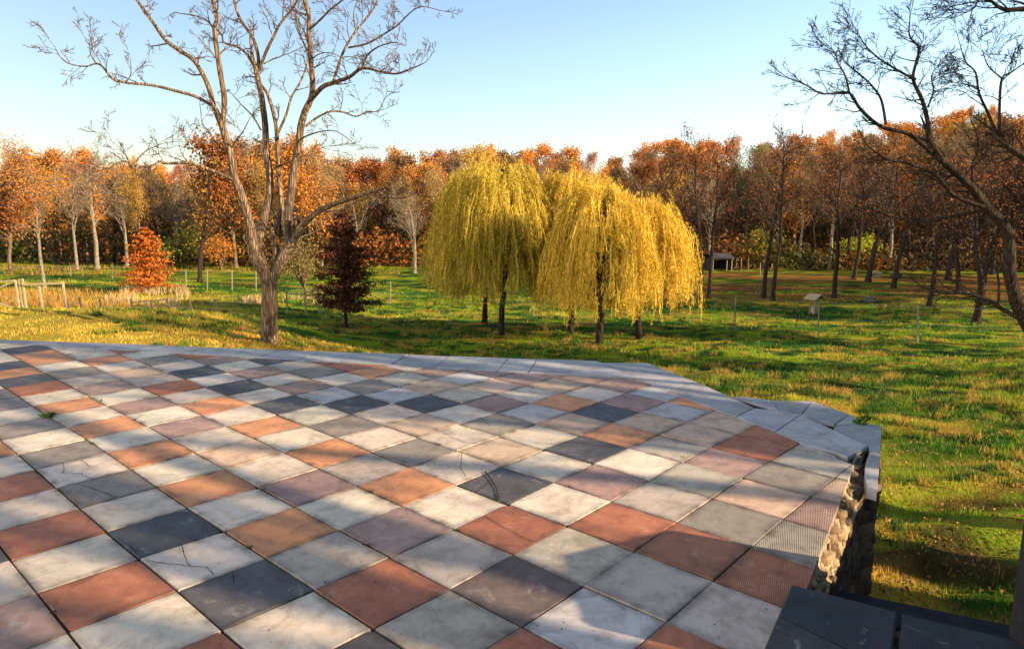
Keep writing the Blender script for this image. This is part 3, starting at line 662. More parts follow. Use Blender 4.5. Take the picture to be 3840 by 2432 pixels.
def make_tree(name, seed, H, rad, bark, leafn=0, spread=.6, lsize=.16, P=None, color=(1, 1, 1), mat='leaf', multi=1, lean=0, t0=None):
    r = random.Random(seed); rng = np.random.RandomState(seed); q = dict(BASEP); q.update(P or {})
    if t0 is not None: q['t0'] = [t0]+list(q['t0'][1:])
    root = empty(name, (0, 0, 0)); T = TB(); tips = []
    T.chain([(0, 0, -.3), (0, 0, .05), (0, 0, .5)], [rad*1.6, rad*1.35, rad*1.05], 8)
    for k in range(multi):
        a = r.uniform(0, 6.28); l_ = (lean if multi == 1 else .12+lean)
        grow(T, tips, r, (0, 0, .3), vn((math.cos(a)*l_, math.sin(a)*l_, 1)), H*.82*(1 if k == 0 else r.uniform(.7, .95)), rad*(1 if multi == 1 else .75), 0, q)
    T.build('trunk', M[bark], root)
    if leafn:
        idx = rng.randint(0, len(tips), leafn); pts = np.array([tips[i][0] for i in idx])+rng.randn(leafn, 3)*spread*.5
        crown('crown', pts, lsize, rng, M[mat], root, color=color)
    root['h'] = H
    return root
kinds = {}
OAK = dict(n=[16, 6, 4], t0=[.25, .25, .2], ang=[58, 45, 45], lr=[.42, .5, .5], wob=[.06, .12, .18, .2], trop=[.02, .06, .05, .02], rmin=.02, sides=[6, 4, 3, 3], seg=[7, 4, 3, 2])
for k in range(4): kinds['oak%d' % k] = make_tree('oak_tree', 40+k, 16, .26, 'bark_mid', 7000, 1.3, .15, OAK)
THIN = dict(n=[13, 6, 5], t0=[.34, .2, .2], ang=[38, 38, 40], lr=[.40, .5, .5], rmin=.022, sides=[6, 4, 3, 3], seg=[8, 5, 3, 2])
for k in range(4): kinds['thin%d' % k] = make_tree('woodland_tree', 60+k, 16, .2, 'bark_pale' if k < 3 else 'bark_mid', 4200+1300*k, 1.0, .072, THIN)
BARE = dict(n=[12, 7, 7], t0=[.3, .2, .15], ang=[44, 42, 44], lr=[.46, .52, .5], rmin=.014, sides=[7, 4, 3, 3], seg=[9, 6, 4, 3], wob=[.07, .16, .2, .22])
for k in range(4): kinds['bare%d' % k] = make_tree('bare_tree', 80+k, 15, .27, 'bark_dark' if k < 3 else 'bark_pale', 800, .5, .07, BARE, t0=.33)
used = set()
def put(kind, x, y, H, rz, label, cat='tree', group=None, color=None, z=None, name=None, w=1.0):
    src = kinds[kind]
    if kind in used: o = copy_tree(src)
    else: o = src; used.add(kind)
    if name: o.name = name
    s_ = H/src['h']; o.location = (x, y, (gz(x, y) if z is None else z)-.05); o.rotation_euler = (0, 0, rz); o.scale = (s_*w, s_*w, s_)
    tag(o, label, cat, group)
    if color:
        for ch in o.children:
            if ch.name.startswith('crown'): ch.color = color+(1,)
    return o
def topz(py, Y): return at(1920, py, Y)[2]
COL = {'orange': (.60, .245, .045), 'rust': (.38, .13, .035), 'gold': (.58, .34, .07), 'tan': (.45, .28, .12), 'brown': (.25, .145, .07), 'red': (.48, .13, .035), 'olive': (.24, .22, .06), 'yellow': (.60, .42, .13)}
SKY = [(-900, 560), (0, 600), (120, 585), (170, 540), (260, 600), (360, 545), (450, 600), (550, 590), (700, 600), (850, 570), (950, 505), (1150, 505), (1230, 580), (1400, 565), (1500, 550), (1700, 530), (1750, 515), (2050, 530), (2200, 540), (2280, 565), (2350, 550), (2500, 490), (2700, 480), (2850, 490), (3000, 465), (3150, 480), (3250, 425), (3400, 415), (3550, 375), (3700, 360), (3840, 400), (4600, 380)]
skx = [a for a, b in SKY]; sky_ = [b for a, b in SKY]
def xat(px, Y): return at(px, 1000, Y)[0]
# hillside woodland: rows of individual autumn trees climbing the slope
rows = [(188, 0, 105), (163, 22, 115), (142, 52, 130), (125, 90, 135)]
word = {'orange': 'orange', 'rust': 'rust brown', 'gold': 'golden', 'tan': 'tan', 'brown': 'dull brown', 'red': 'deep red', 'olive': 'olive green', 'yellow': 'yellow'}
HW = {'orange': 42, 'rust': 22, 'gold': 13, 'tan': 10, 'brown': 20, 'red': 3, 'olive': 4}
for ri, (D, off, sp_) in enumerate(rows):
    px = -500+ri*37
    while px < 4350:
        y_ = D+rs.uniform(-8, 8); x_ = xat(px, y_); tp = float(np.interp(px, skx, sky_))+off+rs.uniform(-8, 34)
        z_ = gz(x_, y_); H = topz(tp, y_)-z_
        ck = rs.choices(list(HW), list(HW.values()))[0]
        if ri == 0 and ck in ('olive', 'brown'): ck = 'orange'
        kd = rs.choice(['oak0', 'oak1', 'oak2', 'oak3', 'oak0', 'oak1', 'thin2', 'thin3'])
        vb = rs.uniform(.8, 1.15)*(1.3 if ri < 2 else 1.05)  # upper rows coloured brighter to stand in for sunlit treetops
        H = min(max(H, 9), 26)
        put(kd, x_, y_, H, rs.uniform(0, 6.28), '%s leaved tree massed among others in the wood on the far hillside' % word[ck], 'tree', '%s trees in the hillside wood' % word[ck], tuple(c_*vb for c_ in COL[ck]), w=rs.uniform(.9, 1.15), name='oak_tree' if kd.startswith('oak') else 'woodland_tree')
        px += sp_*rs.uniform(.7, 1.3)
# front edge of the wood: pale trunks with thin gold crowns
px = -420
while px < 4300:
    y_ = rs.uniform(103, 116); x_ = xat(px, y_)
    tp = float(np.interp(px, skx, sky_))+rs.uniform(60, 190); z_ = gz(x_, y_); H = min(22, topz(tp, y_)-z_)
    ck = rs.choices(['tan', 'gold', 'orange', 'brown', 'olive'], [30, 22, 20, 20, 6] if px < 1700 else [20, 8, 12, 50, 5])[0]
    kd = rs.choice(['thin0', 'thin1', 'thin2', 'thin3', 'bare3', 'bare0'] if px < 1700 else ['bare0', 'bare1', 'bare2', 'bare3', 'thin1', 'thin3'])
    bare = kd.startswith('bare')
    lab = ('leafless %s trunked tree along the front edge of the far wood' % ('pale' if kd == 'bare3' else 'dark')) if bare else 'slender trunked tree with thin %s foliage along the front edge of the far wood' % word[ck]
    put(kd, x_, y_, H, rs.uniform(0, 6.28), lab, 'tree', ('bare trees' if bare else 'thin %s trees' % word[ck])+' at the front edge of the wood', COL[ck], name='bare_tree' if bare else 'woodland_tree')
    px += rs.uniform(45, 95)
px = -420
while px < 4300:       # a second line of leafless trunks a little deeper in
    y_ = rs.uniform(117, 128); x_ = xat(px, y_); z_ = gz(x_, y_); H = min(24, topz(float(np.interp(px, skx, sky_))+rs.uniform(10, 120), y_)-z_)
    kd = rs.choice(['bare3', 'bare0', 'bare3', 'bare1'])
    put(kd, x_, y_, H, rs.uniform(0, 6.28), 'leafless grey tree standing among the leafy trees inside the far wood', 'tree', 'leafless trees inside the far wood', COL['brown'], name='bare_tree', w=.8)
    px += rs.uniform(60, 120)
# traced trees at the left
def tr(kind, bx, by, ty, label, color=None, rz=0, name=None, w=1., D=None, cat='tree'):
    if D is None: x_, y_, z_ = gp(bx, by)
    else: y_ = D; x_ = xat(bx, D); z_ = gz(x_, D)
    return put(kind, x_, y_, topz(ty, y_)-z_, rz, label, cat, None, COL.get(color), name=name, w=w)
tr('thin0', 168, 1084, 545, 'tall white trunked tree with orange tinted thin crown behind the pale wooden gate', 'orange', 1.0)
tr('bare3', 366, 1008, 530, 'pale trunked tree with feathery bare top left of the bright red bush', 'tan', 2.2)
tr('bare3', 290, 1010, 600, 'slim pale leafless tree between the white trunked tree and the feathery topped tree', 'tan', 3.2, w=.8)
tr('bare3', 478, 1000, 640, 'forked pale leafless trunk rising just behind the bright red bush', 'tan', .4)
tr('bare0', 750, 1061, 600, 'twisted old tree with broken thick limbs left of the big bare walnut tree', 'gold', 3.9, w=1.1)
tr('oak1', 885, 1005, 490, 'red orange oak whose crown shows through the limbs of the big bare tree', 'rust', 1.2, w=.9)
tr('oak2', 1130, 1005, 500, 'orange red oak just right of the big bare tree trunk at the wood edge', 'orange', 2.9, w=.85)
tr('thin1', 1208, 1000, 640, 'pale fork trunked tree behind the dark conical tree', 'tan', 4.1)
tr('bare3', 1555, 1022, 700, 'small pale leafless tree standing alone left of the willows', 'tan', .2, w=1.2)
tr('thin3', 545, 1003, 600, 'thin golden crowned tree above the bright red bush', 'gold', .9, w=.7)
tr('oak0', 40, 1020, 620, 'rust orange tree filling the left edge behind the gate', 'rust', .3, w=1.1)
# the bare trees standing on the right hand field
for bx, by, ty, kd, rz, ww, lab in (
    (2630, 1125, 470, 'bare0', .3, .8, 'left trunk of the close pair of bare trees right beside the yellow willow'),
    (2657, 1119, 500, 'bare1', 2.3, .7, 'thin leaning bare tree with a pale broken limb beside the yellow willow'),
    (2863, 1122, 450, 'bare2', 4.4, .75, 'left one of the twin dark bare trees in the middle of the shaded field'),
    (2897, 1130, 480, 'bare0', 1.2, .75, 'right one of the twin dark bare trees in the middle of the shaded field'),
    (3128, 1117, 520, 'bare1', 5.2, .9, 'dark bare tree standing behind the small roofed feeder'),
    (3202, 1049, 560, 'bare2', 2.8, .9, 'dark bare tree left of the bright yellow green shrub'),
    (3484, 1150, 600, 'bare1', 3.5, 1.0, 'thick dark bare trunk on the field behind the rightmost fence post'),
    (3592, 1100, 560, 'bare0', 5.0, 1.0, 'dark bare tree half hidden behind the low limbs at the right'),
    (3110, 1010, 600, 'bare3', 1.9, 1.0, 'white barked leafless tree with twisting limbs behind the feeder'),
    (3330, 1012, 560, 'bare3', .5, 1.0, 'grey leafless tree rising behind the yellow green shrub'),
    (3720, 1030, 520, 'bare2', .9, 1.0, 'tall leafless tree in the shade at the right edge of the field'),
    (3660, 1215, 560, 'bare2', 1.7, 1.3, 'nearer dark leafless tree whose tangled branches fill the space behind the leaning tree'),
    (3850, 1190, 430, 'bare1', 4.7, 1.3, 'dark leafless tree cut by the right edge of the picture behind the leaning trunk'),
    (3350, 1080, 560, 'bare0', 3.1, 1.1, 'dark leafless tree between the yellow green shrub and the thick bare trunk'),
    (2480, 1030, 520, 'bare1', 3.3, .9, 'leafless tree showing over the right shoulder of the yellow willow')):
    tr(kd, bx, by, ty, lab, 'rust', rz, 'bare_tree', ww)
for px_, D_, ty_, kd in ((3260, 82, 520, 'bare0'), (3560, 86, 440, 'bare2'), (3690, 70, 500, 'bare0'), (3900, 60, 480, 'bare2')):
    x_ = xat(px_, D_); put(kd, x_, D_, topz(ty_, D_)-gz(x_, D_), rs.uniform(0, 6.28), 'dark leafless tree crowding the shaded right side of the far field', 'tree', 'dark leafless trees crowding the right side of the field', COL['brown'], name='bare_tree', w=1.1)
# ---- shrubs
def shrub(name, seed, px, py, wpx, hpx, color, label, leafn=1600, ls=.09, mat='leaf', D=None, cat='shrub'):
    if D is None: x_, y_, z_ = gp(px, py)
    else: y_ = D; x_ = xat(px, D); z_ = gz(x_, D)
    k = y_/F; W_ = wpx*k/2; H = hpx*k; r = random.Random(seed); rng = np.random.RandomState(seed)
    root = empty(name, (x_, y_, z_-.05)); T = TB(); tips = []
    for q in range(9):
        a = r.uniform(0, 6.28); l_ = r.uniform(.1, 1.)
        grow(T, tips, r, (0, 0, 0), vn((math.cos(a)*l_*W_/H, math.sin(a)*l_*W_/H, 1)), H*.75*r.uniform(.7, 1), .035*H**.5, 0, dict(BASEP, n=[6, 4], t0=[.2, .2], ang=[40, 45], lr=[.45, .5], rr=[.6, .6], seg=[6, 4, 3], sides=[4, 3, 3], rmin=.008))
    T.build('stem', M['bark_mid'], root)
    pts = np.array([t_[0] for t_ in tips]); idx = rng.randint(0, len(pts), leafn); P_ = pts[idx]+rng.randn(leafn, 3)*H*.06
    # fit to the wanted size
    P_[:, :2] *= W_/(np.percentile(np.abs(P_[:, :2]), 96)+1e-6); P_[:, 2] *= H/np.percentile(P_[:, 2], 99)
    crown('foliage', P_, ls, rng, M[mat], root, color=color); tag(root, label, cat); return root
shrub('shrub', 5, 3260, 1000, 190, 120, (.75, .72, .06), 'bright yellow green shrub lit up under the bare trees at the right', 2600, .13)
shrub('shrub', 6, 2835, 1000, 120, 150, (.62, .5, .06), 'yellow bush between the shed and the twin bare trees', 1800, .13)
shrub('shrub', 7, 2750, 1000, 110, 90, (.6, .3, .05), 'low orange bush right beside the dark shed', 1300, .13)
shrub('shrub', 8, 1140, 1085, 190, 190, (.27, .21, .06), 'rounded olive yellow shrub between the big bare tree and the dark conical tree', 2200, .08)
shrub('shrub', 9, 830, 1010, 150, 130, (.5, .2, .04), 'orange thicket bush at the wood edge left of the big bare trunk', 1500, .12)
shrub('shrub', 10, 640, 1000, 160, 110, (.34, .33, .06), 'dark green bush behind the bright red bush', 1500, .12)
shrub('shrub', 11, 760, 1000, 130, 180, (.55, .45, .07), 'tall yellowish bush behind the twisted old tree', 1500, .12)
# undergrowth band closing the foot of the wood
rng = np.random.RandomState(12); N = 60000
ux = rng.uniform(-.95, .95, N); uy = 101+rng.rand(N)**1.5*75; X_ = ux*uy; hmax = 1.0+4.2*fbm(X_*.11, uy*.2, 3)**1.5*2.2
Zb = tz(X_, uy); P_ = np.stack([X_, uy, Zb+hmax*rng.rand(N)], 1)
V, Fq, rn = leaves(P_, .26, rng, 1.2)
cc = fbm(X_*.08+5, uy*.1, 3)[:, None]; ca_ = np.array([.30, .10, .02]); cb_ = np.array([.055, .03, .015]); cg = np.array([.09, .09, .02])  # brown kept very dark, painting in the unlit gaps under the trees
colr = cb_*(1-np.clip((cc-.4)*5, 0, 1))+ca_*np.clip((cc-.4)*5, 0, 1); g2 = np.clip((fbm(X_*.05+31, uy*.1, 2)[:, None]-.55)*8, 0, 1); colr = colr*(1-g2)+cg*g2
colr = colr*(.6+.8*rng.rand(N)[:, None]); colr = np.concatenate([np.repeat(colr, 4, 0), np.ones((N*4, 1))], 1)
tag(mesh_np('undergrowth', V, Fq, M['grass'], attrs={'gcol': ('POINT', 'FLOAT_COLOR', colr)}), 'tangled orange and brown undergrowth along the foot of the wood', 'undergrowth', kind='stuff')
# straw coloured reeds at the left
def reeds(name, boxes, label, N, hpx, seed, colA, colB):
    rng = np.random.RandomState(seed); P_ = []; Hs = []
    for (x0, x1, py, d0, d1, k_) in boxes:
        n_ = int(N*k_); D = rng.uniform(d0, d1, n_); px_ = rng.uniform(x0, x1, n_); X_ = (px_-1920)/F*D
        kk = fbm(X_*.9, D*.7, 3) > .5; P_.append(np.stack([X_, D], 1)[kk])
    P_ = np.concatenate(P_); N = len(P_); z_ = tz(P_[:, 0], P_[:, 1]); h_ = hpx*(.5+.8*rng.rand(N)); lx = rng.randn(N, 2)*h_[:, None]*.22; a = rng.rand(N)*3.14; w_ = .022
    B = np.stack([P_[:, 0], P_[:, 1], z_], 1); d_ = np.stack([np.cos(a)*w_, np.sin(a)*w_, a*0], 1); Tp = B+np.stack([lx[:, 0], lx[:, 1], h_], 1)
    V = np.stack([B-d_, B+d_, Tp+d_*.6, Tp-d_*.6], 1).reshape(-1, 3); c = np.where(rng.rand(N, 1) < .5, colA, colB)*(.6+.7*rng.rand(N, 1)); c = np.concatenate([np.repeat(c, 4, 0), np.ones((N*4, 1))], 1)
    tag(mesh_np(name, V, np.arange(N*4).reshape(-1, 4), M['grass'], attrs={'gcol': ('POINT', 'FLOAT_COLOR', c)}), label, 'reeds', kind='stuff')
reeds('reeds', [(440, 700, 0, 52, 62, .5), (380, 660, 0, 44, 50, .3), (900, 1000, 0, 48, 53, .12), (1050, 1200, 0, 52, 56, .1)], 'pale straw coloured reeds in a dry patch of the meadow', 2600, .48, 21, np.array([.62, .45, .22]), np.array([.5, .32, .12]))
reeds('dry_brush', [(-300, 480, 0, 40, 58, 1.), (-300, 500, 0, 78, 98, .5), (600, 1500, 0, 88, 99, .3)], 'rusty orange dry brush beyond the pale wooden gate', 4500, .42, 22, np.array([.46, .19, .035]), np.array([.36, .24, .07]))
# ---- conical trees (swamp cypress like)
def conical(name, seed, bx, by, ty, wpx, mat, bark, label, base=.06, droop=-.05, n=110, dens=26, ls=.05, col=None):
    x_, y_, z_ = gp(bx, by); H = topz(ty, y_)-z_; Wd = wpx*y_/F/2; r = random.Random(seed); rng = np.random.RandomState(seed)
    root = empty(name, (x_, y_, z_-.05)); T = TB(); T.chain([(0, 0, -.1), (0, 0, H*.35), (.03, 0, H*.7), (0, 0, H*.97)], [H*.017, H*.012, H*.007, .01], 7)
    pts = []
    for k in range(n):
        t_ = base+(1-base)*((k+r.random())/n)**1.05; a = k*2.4+r.uniform(-.4, .4)
        rad_ = Wd*(1-t_)**.62*(.5+.5*r.random())*(1.0 if t_ > base+.1 else .7+3.*(t_-base))*1.25 + .1
        d = vn((math.cos(a), math.sin(a), r.uniform(-.12, .18)+.5*t_)); p = (0, 0, H*t_); C_ = [p]
        for q in range(5):
            d = vn(vadd(vadd(d, rnorm(r), .08), (0, 0, 1), droop*(1 if q < 3 else -1.4))); p = vadd(p, d, rad_/5); C_.append(p)
        T.chain(C_, [.012*H**.5*(1-q/6.) for q in range(6)], 4)
        for q in range(1, 6):
            m_ = int(dens*(.5+q/5)*(.5+rad_/Wd)); o_ = rng.randn(m_, 3)*np.array([.13, .13, .05])*rad_*.9+np.array(C_[q])-np.array(d)*rng.rand(m_, 1)*rad_/5; pts.append(o_)
    T.build('trunk', M[bark], root); crown('crown', np.concatenate(pts), ls, rng, M[mat], root, color=col, elong=1.6); tag(root, label, 'tree'); return root
conical('conical_tree', 3, 560, 1095, 865, 200, 'leaf_cypress', 'bark_mid', 'bright orange red bushy conical tree standing in the straw reeds', base=.08, n=110, dens=16, ls=.06)
conical('conical_tree', 4, 1298, 1228, 790, 280, 'needle_dark', 'bark_dark', 'dark maroon conical tree with tiered branches between the big bare tree and the willows', base=.16, droop=-.04, n=120, dens=30, ls=.04)
# ---- weeping willows
def willow(seed, bx, by, ty, wpx, label, hang=(.12, .5), mat='leaf_willow', cxo=0, n=2000, ls=.0135):
    x_, y_, z_ = gp(bx, by); H = topz(ty, y_)-z_; Wd = wpx*y_/F/2; r = random.Random(seed); rng = np.random.RandomState(seed)
    root = empty('weeping_willow', (x_, y_, z_-.05)); T = TB(); pts = []; fork = H*r.uniform(.22, .3)
    T.chain([(0, 0, -.2), (0, 0, .2), (r.uniform(-.1, .1), 0, fork*.6), (r.uniform(-.15, .15), 0, fork)], [.24, .17, .145, .14], 9)
    ox = cxo*y_/F
    limbs = []
    for k in range(9):
        a = k*2.4+r.random(); e_ = r.uniform(.25, 1.0) if k else .1
        top = (ox+math.cos(a)*Wd*.62*e_, math.sin(a)*Wd*.62*e_, H*(1-.28*e_*e_)-1.1); p = (0, 0, fork); Cc = [p]
        for q in range(1, 9):
            t_ = q/8; Cc.append((p[0]+(top[0]-p[0])*t_**1.1+r.uniform(-.12, .12), p[1]+(top[1]-p[1])*t_**1.1+r.uniform(-.12, .12), p[2]+(top[2]-p[2])*t_**.85))
        T.chain(Cc, [.085*(1-t_/9.5) for t_ in range(9)], 6); limbs.append(Cc)
    rib = []; nrib = []
    lob = [(r.uniform(0, 6.28), r.uniform(.25, .8), r.uniform(.18, .36), r.uniform(-.18, .10)) for _ in range(9)]     # billows of the crown
    for k in range(n):
        a = r.uniform(0, 6.28); e_ = r.random()**.55; zb_ = 0
        if r.random() < .82:
            la, le, ls_, lz = lob[k % 9]; q1 = r.gauss(0, ls_*.55); q2 = r.gauss(0, ls_*.55); X1 = math.cos(la)*le+q1; Y1 = math.sin(la)*le+q2; e_ = min(1.14, math.hypot(X1, Y1)); a = math.atan2(Y1, X1); zb_ = lz-(q1*q1+q2*q2)*.5
        s_ = (ox+math.cos(a)*Wd*e_*.95, math.sin(a)*Wd*e_*.95, H*((.36+.62*math.sqrt(max(0, 1-(min(e_, 1)*.96)**2)))+zb_*.8)+r.uniform(-.7, .25)+.5*r.random()**5)
        side_ = k % 20 < 11
        if side_:          # short plumes all over the flanks of the crown
            h_ = r.uniform(.30, .97); pf = math.sqrt(max(0, 1-((h_-.42)/.58)**2)) if h_ > .42 else 1.-.9*(.42-h_); la = lob[k % 9][0]; lw = .86+.14*math.sin(a*3+seed)+.10*math.sin(h_*17+a*2+seed)
            e_ = r.uniform(.55, 1.0)*lw*pf; s_ = (ox+math.cos(a)*Wd*e_, math.sin(a)*Wd*e_, H*h_)
        L_ = limbs[k % 9]; q0 = min(L_[3:], key=lambda c: (c[0]-s_[0])**2+(c[1]-s_[1])**2+(c[2]-s_[2]+.6)**2)
        if k % 3 == 0: T.chain([q0, ((q0[0]+s_[0])/2, (q0[1]+s_[1])/2, (q0[2]+s_[2])/2+.3), s_], [.016, .01, .004], 3)
        hb = .5+.5*math.sin(a*4+seed*1.7)*math.sin(e_*6+seed)
        zb = H*(hang[0]+(hang[1]-hang[0])*(.35*hb+.65*r.random()**1.2)); Ln = max(.5, min(s_[2]-zb, H*(r.uniform(.08, .26) if side_ else r.uniform(.10, .42))))
        ns = max(4, int(Ln/.09)); t_ = np.arange(ns)/ns; ph = r.uniform(0, 6); dx = np.cumsum(r.uniform(.03, .09)*np.exp(-t_*3.6)); sw_ = r.uniform(-.3, .3)
        xs_ = s_[0]+math.cos(a)*dx+np.cumsum(.012*np.sin(ph+np.arange(ns)*.5))+sw_*t_*Ln*.3; ys_ = s_[1]+math.sin(a)*dx+np.cumsum(.012*np.cos(ph+np.arange(ns)*.4)); zs_ = s_[2]+np.cumsum(.075*np.exp(-t_*14)-.09)
        ch_ = np.stack([xs_, ys_, zs_], 1); pts.append(ch_); rib.append(ch_); nrib.append(ns)
        for dup_ in range(1):
            rib.append(ch_+np.array([r.gauss(0, .07), r.gauss(0, .07), r.uniform(-.15, .1)])+np.stack([t_*r.gauss(0, .1), t_*r.gauss(0, .1), t_*0], 1)); nrib.append(ns)
    T.build('trunk', M['bark_dark'], root)
    A_ = np.concatenate(rib); ids = np.repeat(np.arange(len(nrib)), nrib); ang = rng.rand(len(nrib))[ids]*3.14; w_ = .006+.008*rng.rand(len(nrib))[ids]
    D_ = np.stack([np.cos(ang)*w_, np.sin(ang)*w_, ang*0], 1); V_ = np.stack([A_-D_, A_+D_], 1).reshape(-1, 3); k_ = np.nonzero(ids[1:] == ids[:-1])[0]*2
    mesh_np('hanging_twigs', V_, np.stack([k_, k_+1, k_+3, k_+2], 1), M[mat], root, attrs={'rnd': ('FACE', 'FLOAT', (rng.rand(len(nrib))*.7+.15)[ids[k_//2]])}).color = (1, 1, 1, 1)
    pts = np.repeat(np.concatenate(pts), 4, 0); pts = pts+rng.randn(len(pts), 3)*np.array([.06, .06, .05])
    crown('crown', pts, ls, rng, M[mat], root, elong=4.4, down=.62, color=(1, 1, 1)); tag(root, label, 'willow tree', 'weeping willows in the meadow'); return root
willow(11, 1880, 1258, 590, 500, 'left hand willow with forked dark trunk and shaded olive yellow curtains', (.06, .45), 'leaf_willow_shaded', -30)
willow(12, 1817, 1222, 640, 360, 'thin trunked willow behind and left of the forked willow', (.05, .42), 'leaf_willow_shaded', -45)
willow(13, 2246, 1297, 665, 410, 'tallest golden willow with its trunk nearest the terrace', (.07, .45), cxo=0)
willow(14, 2139, 1253, 650, 380, 'golden willow at the back left of the right hand clump', (.07, .45), cxo=5)
willow(15, 2396, 1268, 715, 440, 'golden willow at the right end of the clump with strands nearly to the grass', (.08, .42), cxo=-10)
# ---- big bare walnut traced limb by limb
def pxl(x, y, s_=.8392, ox=0, oy=0): return (ox+x*s_, oy+y*s_)
def limb_tree(name, D, limbs, scale, ox, oy, bark, label, seed, base=None, twigs=1.0, rmin=.006, fat=1., tw_len=1.3):
    r = random.Random(seed); T = TB(); tips = []; root_loc = base
    P = dict(BASEP, n=[5, 4], t0=[.25, .2], ang=[42, 45], lr=[.5, .5], rr=[.6, .6], seg=[6, 4, 3], sides=[4, 3, 3], rmin=rmin, wob=[.16, .2, .22], trop=[.07, .05, .03], tap=[.85, .9, .9])
    for (w0, w1, dz0, dz1, tw, pts) in limbs:
        n_ = len(pts); dd = [dz0+(dz1-dz0)*k/(n_-1) for k in range(n_)]
        Q = [at(*pxl(p[0], p[1], scale, ox, oy), D+dd[k]) for k, p in enumerate(pts)]
        # smooth: Catmull-Rom
        Sx = []; Rx = []
        for k in range(n_-1):
            p0 = Q[max(k-1, 0)]; p1 = Q[k]; p2 = Q[k+1]; p3 = Q[min(k+2, n_-1)]
            for s_ in range(4):
                t_ = s_/4; f = lambda a, b, c, d: .5*((2*b)+(-a+c)*t_+(2*a-5*b+4*c-d)*t_*t_+(-a+3*b-3*c+d)*t_**3)
                Sx.append(tuple(f(a, b, c, d) for a, b, c, d in zip(p0, p1, p2, p3))); u = (k+t_)/(n_-1); Rx.append((w0*(1-u)**1.0+w1*u)*scale*D/F/2*fat)
        Sx.append(Q[-1]); Rx.append(w1*scale*D/F/2*fat); 
        Rx = [max(x, rmin)*(1+r.uniform(-.05, .05)) for x in Rx]
        T.chain(Sx, Rx, 10 if w0 > 24 else 6)
        m_ = int(tw*twigs)
        for k in range(m_):
            i = int(len(Sx)*(.25+.75*(k+r.random())/m_)); i = min(i, len(Sx)-2); d = vn(tuple(b-a for a, b in zip(Sx[i], Sx[i+1])))
            nd = side_dir(d, R(r.uniform(35, 70)), r)
            grow(T, tips, r, Sx[i], nd, tw_len*r.uniform(.5, 1.2), max(rmin*1.2, min(Rx[i]*.5, .03)), 0, P)
        d = vn(tuple(b-a for a, b in zip(Sx[-2], Sx[-1])))
        if tw: grow(T, tips, r, Sx[-1], d, tw_len*.9, max(rmin, Rx[-1]), 0, P)
    rt = empty(name, base); o = T.build('trunk', M[bark], rt); o.matrix_parent_inverse = Matrix.Translation(tuple(-q for q in base)); tag(rt, label, 'tree'); return rt, o
bx_, by_, bz_ = gp(1006, 1290); DW = by_
